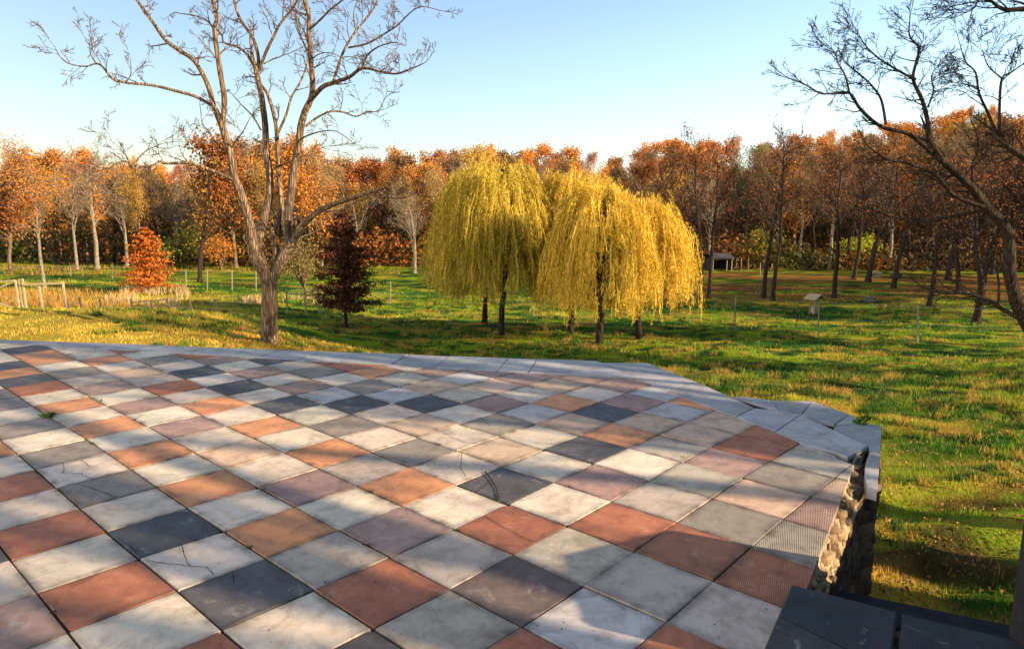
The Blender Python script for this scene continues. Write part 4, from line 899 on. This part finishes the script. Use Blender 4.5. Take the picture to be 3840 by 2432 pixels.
W_L = [
 (88, 74, 0, 0, 0, [(1202, 1550), (1202, 1528), (1203, 1480)]), (74, 66, 0, 0, 0, [(1203, 1480), (1203, 1400), (1205, 1300), (1203, 1245), (1200, 1215)]),
 (60, 40, 0, -.4, 0, [(1196, 1260), (1175, 1205), (1142, 1150), (1128, 1090), (1120, 1020)]), (40, 28, -.4, -.9, 2, [(1120, 1020), (1098, 930), (1070, 850), (1045, 790), (1033, 700), (1010, 620), (990, 550)]),
 (24, 11, -.9, -1.5, 16, [(992, 560), (1003, 450), (985, 330), (970, 230), (958, 130), (970, 80), (950, 0), (940, -90), (915, -190)]),
 (23, 12, -.9, .3, 14, [(990, 565), (957, 480), (935, 400), (905, 330), (860, 265), (800, 225), (740, 180), (690, 110), (640, 40), (605, -10), (560, -90)]),
 (15, 3, -.6, -2.6, 16, [(945, 470), (870, 430), (780, 405), (700, 385), (620, 375), (560, 370), (500, 348), (460, 300), (430, 285), (380, 297), (310, 285), (270, 255), (250, 220)]),
 (5, 2, -1.8, -2.2, 3, [(560, 370), (585, 330), (580, 250)]), (6, 2, -2.1, -2, 4, [(430, 285), (405, 240), (400, 190)]),
 (16, 4, -.7, -2.5, 14, [(1045, 805), (970, 770), (900, 745), (840, 728), (740, 730), (715, 720), (680, 740), (620, 745), (590, 750), (575, 725), (540, 725), (490, 750), (430, 745)]),
 (7, 3, -2, -1.6, 5, [(590, 750), (625, 700), (660, 670), (715, 645)]), (5, 2, -2, -2.6, 4, [(580, 750), (560, 690), (500, 630)]), (5, 2, -1.5, -1.2, 3, [(840, 728), (810, 680), (800, 640)]),
 (11, 4, -.8, -.2, 5, [(1030, 692), (985, 660), (960, 630), (935, 590), (905, 555), (898, 500)]), (8, 3, -.8, -1.5, 3, [(1035, 660), (1060, 620), (1085, 590), (1110, 540)]),
 (9, 3, -.6, 1, 6, [(1165, 580), (1130, 520), (1080, 470), (1035, 418)]),
 (34, 36, 0, .5, 0, [(1200, 1235), (1172, 1170), (1155, 1110), (1165, 1040), (1185, 960), (1205, 870)]), (34, 21, .5, 1.0, 4, [(1205, 870), (1205, 780), (1190, 680), (1185, 560), (1170, 440), (1152, 350), (1140, 300)]),
 (17, 9, 1, 1.4, 12, [(1150, 320), (1155, 260), (1130, 170), (1075, 90), (1050, 20), (1035, -60), (1010, -160)]), (13, 5, 1, 1.8, 10, [(1140, 305), (1100, 240), (1060, 210), (1000, 190), (985, 150), (900, 80), (800, 60)]),
 (15, 8, 1, .6, 12, [(1155, 320), (1190, 230), (1230, 150), (1250, 110), (1320, 20), (1345, -40), (1390, -130)]), (7, 3, 1, 2, 6, [(1180, 285), (1230, 260), (1300, 235), (1350, 210)]),
 (26, 21, 0, .9, 0, [(1218, 1230), (1230, 1130), (1215, 1040), (1238, 1000), (1258, 930), (1252, 850), (1242, 740)]), (20, 11, .9, 1.6, 8, [(1242, 740), (1237, 600), (1225, 520), (1195, 420), (1160, 370), (1140, 300), (1120, 200)]),
 (12, 5, 1.2, 2.4, 10, [(1240, 600), (1280, 510), (1300, 440), (1340, 370), (1368, 300), (1375, 240), (1330, 120), (1320, 40)]), (12, 4, .9, .2, 3, [(1245, 742), (1290, 725), (1350, 700)]),
 (56, 46, 0, .2, 0, [(1208, 1255), (1240, 1195), (1272, 1135), (1295, 1075)]), (38, 31, .2, .3, 0, [(1292, 1090), (1284, 1000), (1296, 900), (1310, 780), (1330, 680), (1345, 560)]),
 (30, 11, .3, -.6, 16, [(1345, 560), (1362, 500), (1390, 440), (1397, 380), (1390, 280), (1380, 150), (1380, 70), (1360, 0), (1345, -90), (1360, -190)]),
 (22, 4, .0, -1.6, 20, [(1385, 450), (1440, 390), (1490, 370), (1560, 345), (1620, 305), (1700, 320), (1770, 330), (1830, 310), (1880, 290)]), (9, 3, -1, -1.8, 8, [(1620, 303), (1640, 250), (1690, 210), (1760, 190), (1800, 200)]),
 (12, 6, -.6, .6, 14, [(1488, 370), (1510, 300), (1540, 220), (1590, 140), (1640, 80), (1680, 20), (1710, -50)]), (9, 3, -.2, -1.6, 12, [(1558, 213), (1640, 195), (1720, 150), (1780, 110), (1830, 60), (1880, 30), (1940, 40)]), (6, 3, 0, .4, 4, [(1590, 140), (1580, 60), (1600, 0)]),
 (12, 4, .3, 1.5, 12, [(1365, 565), (1410, 530), (1470, 500), (1530, 500), (1590, 520), (1640, 500), (1690, 495), (1720, 440)]), (8, 3, .3, -.8, 7, [(1345, 620), (1390, 600), (1450, 585), (1510, 590), (1580, 640)]),
 (10, 5, -.4, -1.3, 8, [(1385, 130), (1430, 90), (1480, 40), (1530, 0), (1580, -60)]), (8, 4, -.2, .5, 6, [(1380, 240), (1350, 180), (1320, 110), (1325, 50)]), (6, 2, 0, -1, 6, [(1395, 265), (1430, 240), (1490, 240), (1560, 280)]),
 (33, 14, .2, -1, 4, [(1292, 1105), (1340, 1030), (1400, 960), (1470, 920), (1540, 895), (1620, 870), (1680, 852)]), (13, 3, -1, -1.4, 8, [(1680, 852), (1740, 880), (1800, 885), (1840, 870)]), (9, 4, -.6, -.9, 3, [(1460, 945), (1520, 938), (1600, 900)]),
 (7, 3, .4, 1, 4, [(1330, 750), (1380, 700), (1440, 660), (1500, 650)]), (6, 3, .1, .2, 2, [(1265, 1165), (1290, 1160), (1325, 1130)])]
limb_tree('walnut_tree', DW, W_L, .8392, 0, 0, 'bark_walnut', 'large leafless tree with many upright limbs from a short trunk just beyond the terrace', 5, base=(bx_, by_, bz_), twigs=.8, tw_len=.85, rmin=.006, fat=1.0)
# ---- dark leaning tree at the right
DR = 19.
R_L = [
 (74, 60, .2, 0, 0, [(1560, 1640), (1490, 1510), (1430, 1430), (1375, 1320)]), (58, 38, 0, -.2, 2, [(1375, 1320), (1345, 1200), (1342, 1060), (1310, 980), (1250, 920)]), (38, 24, -.2, -.6, 10, [(1250, 920), (1190, 840), (1100, 750), (1020, 680), (990, 610)]),
 (20, 4, -.6, -.9, 18, [(995, 625), (985, 540), (960, 440), (920, 350), (935, 270), (945, 210), (905, 160), (905, 90)]), (11, 3, -.8, -1.8, 16, [(930, 350), (880, 325), (820, 290), (760, 250), (710, 200), (675, 140)]), (8, 3, -.7, .4, 9, [(985, 470), (1010, 400), (1000, 340), (1020, 300)]),
 (18, 4, -.6, -1.8, 14, [(1000, 670), (900, 590), (800, 565), (740, 530), (680, 470), (640, 410), (560, 412), (510, 410), (450, 375), (375, 345)]), (8, 2, -1.4, -1.9, 9, [(640, 410), (620, 330), (590, 280), (575, 230), (535, 190)]), (11, 3, -1, -.4, 14, [(800, 548), (780, 440), (740, 380), (700, 340), (640, 290), (600, 250)]),
 (20, 8, -.2, .8, 10, [(1250, 925), (1150, 940), (1050, 960), (950, 975), (850, 960), (760, 930)]), (18, 5, -.3, -1.4, 16, [(1235, 912), (1100, 860), (1020, 770), (900, 720), (800, 700), (720, 640)]), (24, 8, 0, 1, 10, [(1390, 1400), (1330, 1370), (1250, 1320), (1150, 1290), (1050, 1290), (980, 1270)]), (11, 4, .4, 1.6, 9, [(1295, 1340), (1290, 1200), (1220, 1090), (1130, 1040), (1080, 1000)]),
 (14, 5, 0, 1.4, 12, [(1345, 1180), (1260, 1120), (1200, 1040), (1170, 960)]), (12, 5, -.3, .9, 12, [(1190, 845), (1180, 740), (1210, 640), (1190, 560)]), (10, 4, -.4, .8, 10, [(1100, 755), (1050, 800), (960, 830), (880, 880)])]
limb_tree('leaning_tree', DR, R_L, .8523, 2640, 0, 'bark_dark', 'dark leafless tree leaning in from the right edge with a curved trunk', 8, base=at(2640+1560*.8523, 1640*.8523, DR+.2), twigs=1.35, tw_len=.72, rmin=.005)
O_L = [(90, 70, 0, 0, 0, [(2050, 2500), (2040, 1500), (1960, 900)]), (60, 34, 0, 0, 2, [(1960, 900), (1760, 800), (1560, 740), (1408, 690)]), (28, 14, 0, .4, 8, [(1408, 690), (1340, 650), (1290, 600)]), (14, 3, .4, .2, 12, [(1290, 600), (1250, 500), (1210, 410), (1195, 320), (1150, 270), (1125, 190)]),
 (14, 5, .4, .8, 10, [(1300, 615), (1300, 480), (1310, 350), (1350, 320), (1408, 280)]), (8, 3, .7, 1.2, 8, [(1310, 345), (1250, 290), (1225, 220)]), (10, 4, .3, 1, 6, [(1345, 655), (1270, 640), (1200, 620)]), (7, 2, .5, 0, 8, [(1215, 400), (1150, 370), (1100, 380)]),
 (60, 30, 0, -1, 2, [(1960, 900), (1900, 500), (1700, 150), (1550, 40)]), (26, 9, -1, -1.4, 6, [(1550, 40), (1408, 40), (1320, 42), (1260, 2)]), (9, 3, -1.4, -1.6, 8, [(1260, 2), (1210, 0), (1190, 35), (1145, 60)]), (50, 20, 0, 1, 8, [(1900, 500), (2000, 200), (2050, -200)])]
limb_tree('overhanging_tree', 16., O_L, .8523, 2640, 0, 'bark_dark', 'dark bare boughs reaching in at the top right corner from a tree outside the picture', 9, base=at(2640+2050*.8523, 2500*.8523, 16.), twigs=1.0, tw_len=.9, rmin=.005)
# trees off to the right whose branches shade the terrace
UPR = dict(n=[5, 4, 3], t0=[.2, .25, .2], ang=[26, 32, 40], lr=[.5, .5, .5], rmin=.012, sides=[7, 5, 4, 3], seg=[9, 6, 4, 3], wob=[.07, .12, .16, .2], trop=[.05, .10, .08, .03])
for k in range(2): kinds['shade%d' % k] = make_tree('bare_tree', 120+k, 12, .24, 'bark_dark', 0, P=UPR, multi=4, lean=.14, t0=.25)
for kd, x_, y_, H, rz in (('shade0', 9.5, -2.3, 13, .5), ('shade1', 12, -2.5, 14, 2.), ('shade0', 11, 1.6, 13, 4.), ('shade1', 14, 1.1, 15, 5.), ('shade0', 10, 3.5, 12, 2.2), ('shade1', 12.5, 4.0, 12, 1.3)):
    put(kd, x_, y_, H, rz, 'bare tree to the right of the picture whose branch shadows streak the terrace', 'tree', 'bare trees shading the terrace', COL['rust'], name='bare_tree')
for kd, x_, y_, H, rz in (('bare1', 20.5, 18, 16, .4), ('bare2', 25, 20, 16, 2.), ('bare0', 17, 10.5, 13, 3.), ('oak1', 26, 17.5, 14, 1.), ('bare2', 21, 12, 15, 1.), ('oak2', 33, 28, 14, .2), ('bare0', 38, 31, 15, .9)):
    put(kd, x_, y_, H, rz, 'tree standing beyond the right edge of the picture whose shadow bands cross the meadow', 'tree', 'trees shading the meadow', COL['rust'], name='oak_tree' if kd[0] == 'o' else 'bare_tree')
for k_, c_ in enumerate((60, 67, 74, 81, 89, 97, 106, 116)):
    y_ = c_/(1+.424*.9); put(('oak%d' % (k_ % 4)), .9*y_+rs.uniform(0, 5), y_, 15, k_*1.3, 'rust leaved tree beyond the right picture edge shading the far field', 'tree', 'trees shading the far field', COL['rust'], name='oak_tree')
# ================================================================ fences and small things
def post_thing(name, label, posts, cat, mat, w_, rails=(), group=None, wires=()):
    """posts: list of (px, py_base, py_top, D or None)"""
    P_ = []
    for (px, pb, pt, D) in posts:
        if D is None: x_, y_, z_ = gp(px, pb)
        else: y_ = D; x_ = xat(px, D); z_ = gz(x_, D)
        P_.append((x_, y_, z_, at(px, pt, y_)[2], at(px, pt, y_)[0]))
    rt = empty(name, P_[0][:3]); inv = Matrix.Translation(tuple(-q for q in P_[0][:3]))
    def ch(b, nm, mt): o = b.build(nm, M[mt], rt); o.matrix_parent_inverse = inv
    for q in P_:
        b = MB(); b.bar((q[0], q[1], q[2]-.25), (q[4], q[1], q[3]), w_); ch(b, 'post', mat)
    for (i, f0, j, f1, th) in rails:
        a = P_[i]; c = P_[j]; b = MB(); b.bar((a[0]+(a[4]-a[0])*f0, a[1]-w_*.7, a[2]+(a[3]-a[2])*f0), (c[0]+(c[4]-c[0])*f1, c[1]-w_*.7, c[2]+(c[3]-c[2])*f1), th); ch(b, 'rail', mat)
    if wires:
        b = MB()
        for i in range(len(P_)-1):
            a, c = P_[i], P_[i+1]
            for f in wires: b.bar((a[0], a[1], a[2]+(a[3]-a[2])*f), (c[0], c[1], c[2]+(c[3]-c[2])*f), .005)
        ch(b, 'wire', 'metal_grey')
    return tag(rt, label, cat, group)
post_thing('wooden_gate', 'pale wooden gate with diagonal braces at the left edge', [(-75, 1165, 1062, 33), (57, 1163, 1050, 33)], 'gate', 'wood_pale', .065, [(0, 1, 1, 1, .06), (0, .08, 1, .08, .055), (0, .55, 1, .97, .055), (0, .5, 1, .05, .055)])
post_thing('wooden_fence', 'pale wooden post and rail fence panel just right of the gate', [(72, 1167, 1046, 33.2), (83, 1167, 1045, 33.2), (145, 1160, 1061, 33.2), (235, 1165, 1055, 33.2)], 'fence', 'wood_pale', .08, [(1, .83, 3, .95, .08)])
post_thing('paddock_fence', 'low dark wooden paddock fence with a gate shaped rail section in front of the reeds', [(249, 1172, 1121, 35), (297, 1163, 1112, 36), (373, 1160, 1120, 37), (490, 1175, 1121, 36), (565, 1172, 1126, 36), (626, 1168, 1117, 36.5), (709, 1163, 1121, 37)], 'fence', 'wood_dark', .09, [(0, .55, 1, .6, .05), (3, .75, 5, .9, .055), (3, .2, 5, .45, .05), (5, .3, 6, .4, .05)])
post_thing('broken_fence', 'short weathered grey post and rail remnant left of the dark conical tree', [(1072, 1130, 1092, 44), (1141, 1128, 1076, 44), (1190, 1112, 1078, 46)], 'fence', 'wood_grey', .08, [(0, .9, 1, .75, .08), (1, .8, 2, .9, .06)])
post_thing('wire_fence', 'tall deer fence of thin posts and faint wires crossing the meadow', [(805, 1172, 1120, None), (893, 1150, 1102, None), (1465, 1142, 1055, None), (2003, 1186, 1080, None), (2472, 1225, 1130, None), (2757, 1243, 1114, None), (3070, 1262, 1128, None), (3443, 1287, 1143, None), (3900, 1318, 1160, None)], 'fence', 'wood_grey', .06, wires=(.5, .95))
post_thing('far_fence', 'distant thin post fence along the far side of the meadow at left', [(-60, 1055, 1000, None), (265, 1035, 995, None), (310, 1038, 995, None), (422, 1045, 998, None), (697, 1075, 1010, None), (777, 1080, 1010, None), (870, 1088, 1012, None), (960, 1092, 1014, None)], 'fence', 'wood_grey', .075, wires=(.9,))
post_thing('far_fence', 'distant light post fence along the wood edge right of the shed', [(2763, 1012, 970, None), (2780, 1020, 968, None), (2807, 1020, 968, None), (2852, 1030, 985, None), (3028, 1002, 958, None), (3150, 1005, 960, None)], 'fence', 'wood_grey', .08)
# small roofed feeder
x_, y_, z_ = gp(3052, 1178); k = y_/F
fd = empty('feeder', (x_, y_, z_), R(25)); tag(fd, 'little wooden feeder with a pale pitched roof standing in the sunny meadow', 'animal feeder')
hw = .22; H0 = 68*k
for sx in (-1, 1):
    for sy in (-1, 1):
        b = MB(); b.bar((sx*hw, sy*hw, -.1), (sx*hw, sy*hw, H0*.78), .07); b.build('leg', M['wood_grey'], fd)
b = MB(); b.prism([(-hw+.04, -hw+.04), (hw-.04, -hw+.04), (hw-.04, hw-.04), (-hw+.04, hw-.04)], .1, H0*.42, 0, .02); b.build('box', M['wood_pale'], fd)
for sx in (-1, 1):
    b = MB(); a0, a1 = (0, -.55, H0*1.12), (0, .55, H0*1.12); e0, e1 = (sx*.6, -.55, H0*.84), (sx*.6, .55, H0*.84)
    u_ = lambda p: (p[0], p[1], p[2]+.05)
    b.quad(a0, a1, e1, e0); b.quad(u_(a0), u_(e0), u_(e1), u_(a1)); b.quad(e0, e1, u_(e1), u_(e0)); b.quad(a0, e0, u_(e0), u_(a0)); b.quad(a1, u_(a1), u_(e1), e1)
    b.build('roof_panel', M['wood_pale'], fd)
# shed
x_, y_, z_ = gp(2692, 1012); k = y_/F; sw = 78*k/2; sh = 52*k
sd0 = empty('shed', (x_, y_, z_-.05), R(12)); tag(sd0, 'small dark open fronted shed behind the bare tree pair at the wood edge', 'shed')
b = MB()
b.prism([(-sw, 1.6), (sw, 1.6), (sw, 1.68), (-sw, 1.68)], 0, sh*.84); b.prism([(-sw, -1.2), (-sw+.08, -1.2), (-sw+.08, 1.6), (-sw, 1.6)], 0, sh*.8); b.prism([(sw-.08, -1.2), (sw, -1.2), (sw, 1.6), (sw-.08, 1.6)], 0, sh*.8); b.build('wall', M['shed_dark'], sd0)
for xx in (-sw+.05, sw*.45, sw-.05):
    b = MB(); b.bar((xx, -1.26, 0), (xx, -1.26, sh*.82), .09); b.build('door_post', M['wood_grey'], sd0)
b = MB(); b.bar((-sw-.1, -1.3, sh*.84), (sw+.1, -1.3, sh*.84), .16); b.build('lintel', M['wood_grey'], sd0)
b = MB(); rz_ = sh*1.18
for s_ in (-1, 1):
    b.quad((-sw-.2, s_*1.9+.2, sh*.86), (sw+.2, s_*1.9+.2, sh*.86), (sw+.2, .2, rz_), (-sw-.2, .2, rz_)); b.quad((-sw-.2, s_*1.9+.2, sh*.86+.08), (-sw-.2, .2, rz_+.08), (sw+.2, .2, rz_+.08), (sw+.2, s_*1.9+.2, sh*.86+.08))
    for e_ in (-sw-.2, sw+.2): b.quad((e_, s_*1.9+.2, sh*.86), (e_, s_*1.9+.2, sh*.86+.08), (e_, .2, rz_+.08), (e_, .2, rz_))
b.build('roof', M['roof_grey'], sd0)
def box_thing(px, py, w_, h_, mat, label, cat='hive box'):
    x_, y_, z_ = gp(px, py); k = y_/F; W_ = w_*k/2; H = h_*k; rt = empty('hive_box', (x_, y_, z_), R(8)); tag(rt, label, cat)
    b = MB(); b.prism([(-W_, -.3), (W_, -.3), (W_, .3), (-W_, .3)], .06, H*.8, 0, .01); b.build('box', M[mat], rt)
    b = MB(); b.prism([(-W_*1.1, -.36), (W_*1.1, -.36), (W_*1.1, .36), (-W_*1.1, .36)], H*.8+.003, H, 0, .02); b.build('lid', M['box_pale'], rt)
    for s_ in (-1, 1):
        b = MB(); b.prism([(s_*W_*.7-.08, -.25), (s_*W_*.7+.08, -.25), (s_*W_*.7+.08, .25), (s_*W_*.7-.08, .25)], -.15, .055); b.build('foot', M['box_dark'], rt)
box_thing(3280, 1042, 34, 20, 'box_dark', 'left one of two low dark boxes in the shade beneath the bare trees')
box_thing(3360, 1042, 34, 20, 'box_dark', 'right one of two low dark boxes in the shade beneath the bare trees')
box_thing(3262, 1133, 30, 18, 'box_pale', 'pale grey block lying in the shaded field between feeder and thick bare trunk', 'block')
# weeds on the terrace
def weed(px, py, n_, h_, label, z0=0.):
    x_, y_ = flat(px, py, z0); rng = np.random.RandomState(int(px)); V = []
    for k in range(n_):
        a = rng.rand()*6.28; l_ = h_*(.4+.8*rng.rand()); e_ = .15+.9*rng.rand(); dx, dy = math.cos(a)*l_*e_, math.sin(a)*l_*e_; w_ = .004+.004*rng.rand(); bx2, by2 = rng.randn(2)*.012
        V += [(bx2-w_*math.sin(a), by2+w_*math.cos(a), -.01), (bx2+w_*math.sin(a), by2-w_*math.cos(a), -.01), (bx2+dx*.6, by2+dy*.6, l_*.55), (bx2+dx, by2+dy, l_*(.6-.3*e_)+.01)]
    N = len(V)//4; c = np.array([.10, .17, .03])*(.5+1.1*rng.rand(N, 1)); c = np.concatenate([np.repeat(c, 4, 0), np.ones((N*4, 1))], 1)
    o = mesh_np('weed', V, np.arange(N*4).reshape(-1, 4), M['grass'], attrs={'gcol': ('POINT', 'FLOAT_COLOR', c)}, loc=(x_, y_, z0)); tag(o, label, 'weed')
weed(185, 1563, 34, .07, 'spreading green weed tuft growing from a joint at the left of the terrace')
weed(375, 1503, 10, .03, 'tiny green weed in a joint beyond the left weed tuft')
weed(3225, 1592, 30, .10, 'green leafy weed growing over the coping at the right corner', -.02)
weed(2565, 1712, 0 or 6, .02, 'tiny sprig in a joint near the right hand end of the terrace')
for i, j in ((2, -2), (3, -1), (1, -3), (4, 0), (5, 1), (4, 2), (2, -5), (3, -6), (5, -2), (6, 2), (3, 1), (0, 0), (2, 0), (6, -1)):
    q = warp(i, j); ff = rs.random()*.8; q2 = warp(i, j+1); q = (q[0]+(q2[0]-q[0])*ff, q[1]+(q2[1]-q[1])*ff)
    rng = np.random.RandomState(i*31+j+99); V = []
    for k in range(14):
        a = rng.rand()*6.28; l_ = .006+.012*rng.rand(); b0 = rng.randn(2)*.012; V += [(b0[0]-.003, b0[1], -.006), (b0[0]+.003, b0[1], -.006), (b0[0]+math.cos(a)*l_*.6, b0[1]+math.sin(a)*l_*.6, l_*.6), (b0[0]+math.cos(a)*l_, b0[1]+math.sin(a)*l_, l_*.6)]
    c = np.array([.07, .085, .025])*(.5+rng.rand(14, 1)); c = np.concatenate([np.repeat(c, 4, 0), np.ones((56, 1))], 1)
    o = mesh_np('moss_tuft', V, np.arange(56).reshape(-1, 4), M['grass'], attrs={'gcol': ('POINT', 'FLOAT_COLOR', c)}, loc=(q[0], q[1], 0)); tag(o, 'tiny dark moss tuft in a joint between the terrace slabs', 'moss', 'moss tufts in the joints')
# fallen leaves on the lawn and slabs
rng = np.random.RandomState(77); N = 14000
y_ = 5+rng.rand(N)**1.4*22; x_ = (rng.uniform(-.3, .95, N))*y_; kk = ~inside_terrace(x_, y_); x_ = x_[kk]; y_ = y_[kk]; z_ = tz(x_, y_)+.035
V, Fq, rn = leaves(np.stack([x_, y_, z_], 1), .017, rng, 1.1); c = np.array([.36, .17, .055])*(.4+1.1*rng.rand(len(x_), 1)); c = np.concatenate([np.repeat(c, 4, 0), np.ones((len(c)*4, 1))], 1)
for (px_, py_, sp_, n_) in ((1006, 1290, 3.2, 1500), (2246, 1297, 3.5, 900), (1880, 1258, 3.5, 900), (1298, 1228, 2.5, 900), (3484, 1150, 5, 1500), (2880, 1126, 6, 1800), (3128, 1117, 6, 1500)):
    c0_ = gp(px_, py_); q_ = rng.randn(n_, 2)*sp_*.5; X_ = c0_[0]+q_[:, 0]; Y_ = c0_[1]+q_[:, 1]; kk = ~inside_terrace(X_, Y_); X_ = X_[kk]; Y_ = Y_[kk]
    V2, F2, _r = leaves(np.stack([X_, Y_, tz(X_, Y_)+.04], 1), .03, rng, 1.1); c2 = np.array([.38, .16, .04])*(.5+.9*rng.rand(len(X_), 1)); Fq = np.concatenate([Fq, F2+len(V)]); V = np.concatenate([V, V2]); c = np.concatenate([c, np.concatenate([np.repeat(c2, 4, 0), np.ones((len(c2)*4, 1))], 1)])
X_ = rng.uniform(-6, 2.2, 260); Y_ = rng.uniform(2.5, 8.2, 260); kk = (Y_ < 7.9-.2*X_) & (X_ < 1.2+(Y_-2.7)*.55); X_ = X_[kk]; Y_ = Y_[kk]
V2, F2, _r = leaves(np.stack([X_, Y_, X_*0+.006], 1), .0065, rng, 1.2); V2 = V2.copy(); V2[:, 2] = .006+(V2[:, 2]-.006)*.35; c2 = np.array([.12, .07, .03])*(.4+.9*rng.rand(len(X_), 1)); tag(mesh_np('leaf_litter', V2, F2, M['grass'], attrs={'gcol': ('POINT', 'FLOAT_COLOR', np.concatenate([np.repeat(c2, 4, 0), np.ones((len(c2)*4, 1))], 1))}), 'tiny dark bits of leaf and bark strewn over the terrace slabs', 'leaf litter', kind='stuff')
tag(mesh_np('fallen_leaves', V, Fq, M['grass'], attrs={'gcol': ('POINT', 'FLOAT_COLOR', c)}), 'brown fallen leaves scattered over the lawn', 'fallen leaves', kind='stuff')
for o in list(bpy.data.objects):
    if 'h' in o.keys(): del o['h']
for k_, o in kinds.items():
    if k_ not in used:
        for ch_ in list(o.children): bpy.data.objects.remove(ch_)
        bpy.data.objects.remove(o)
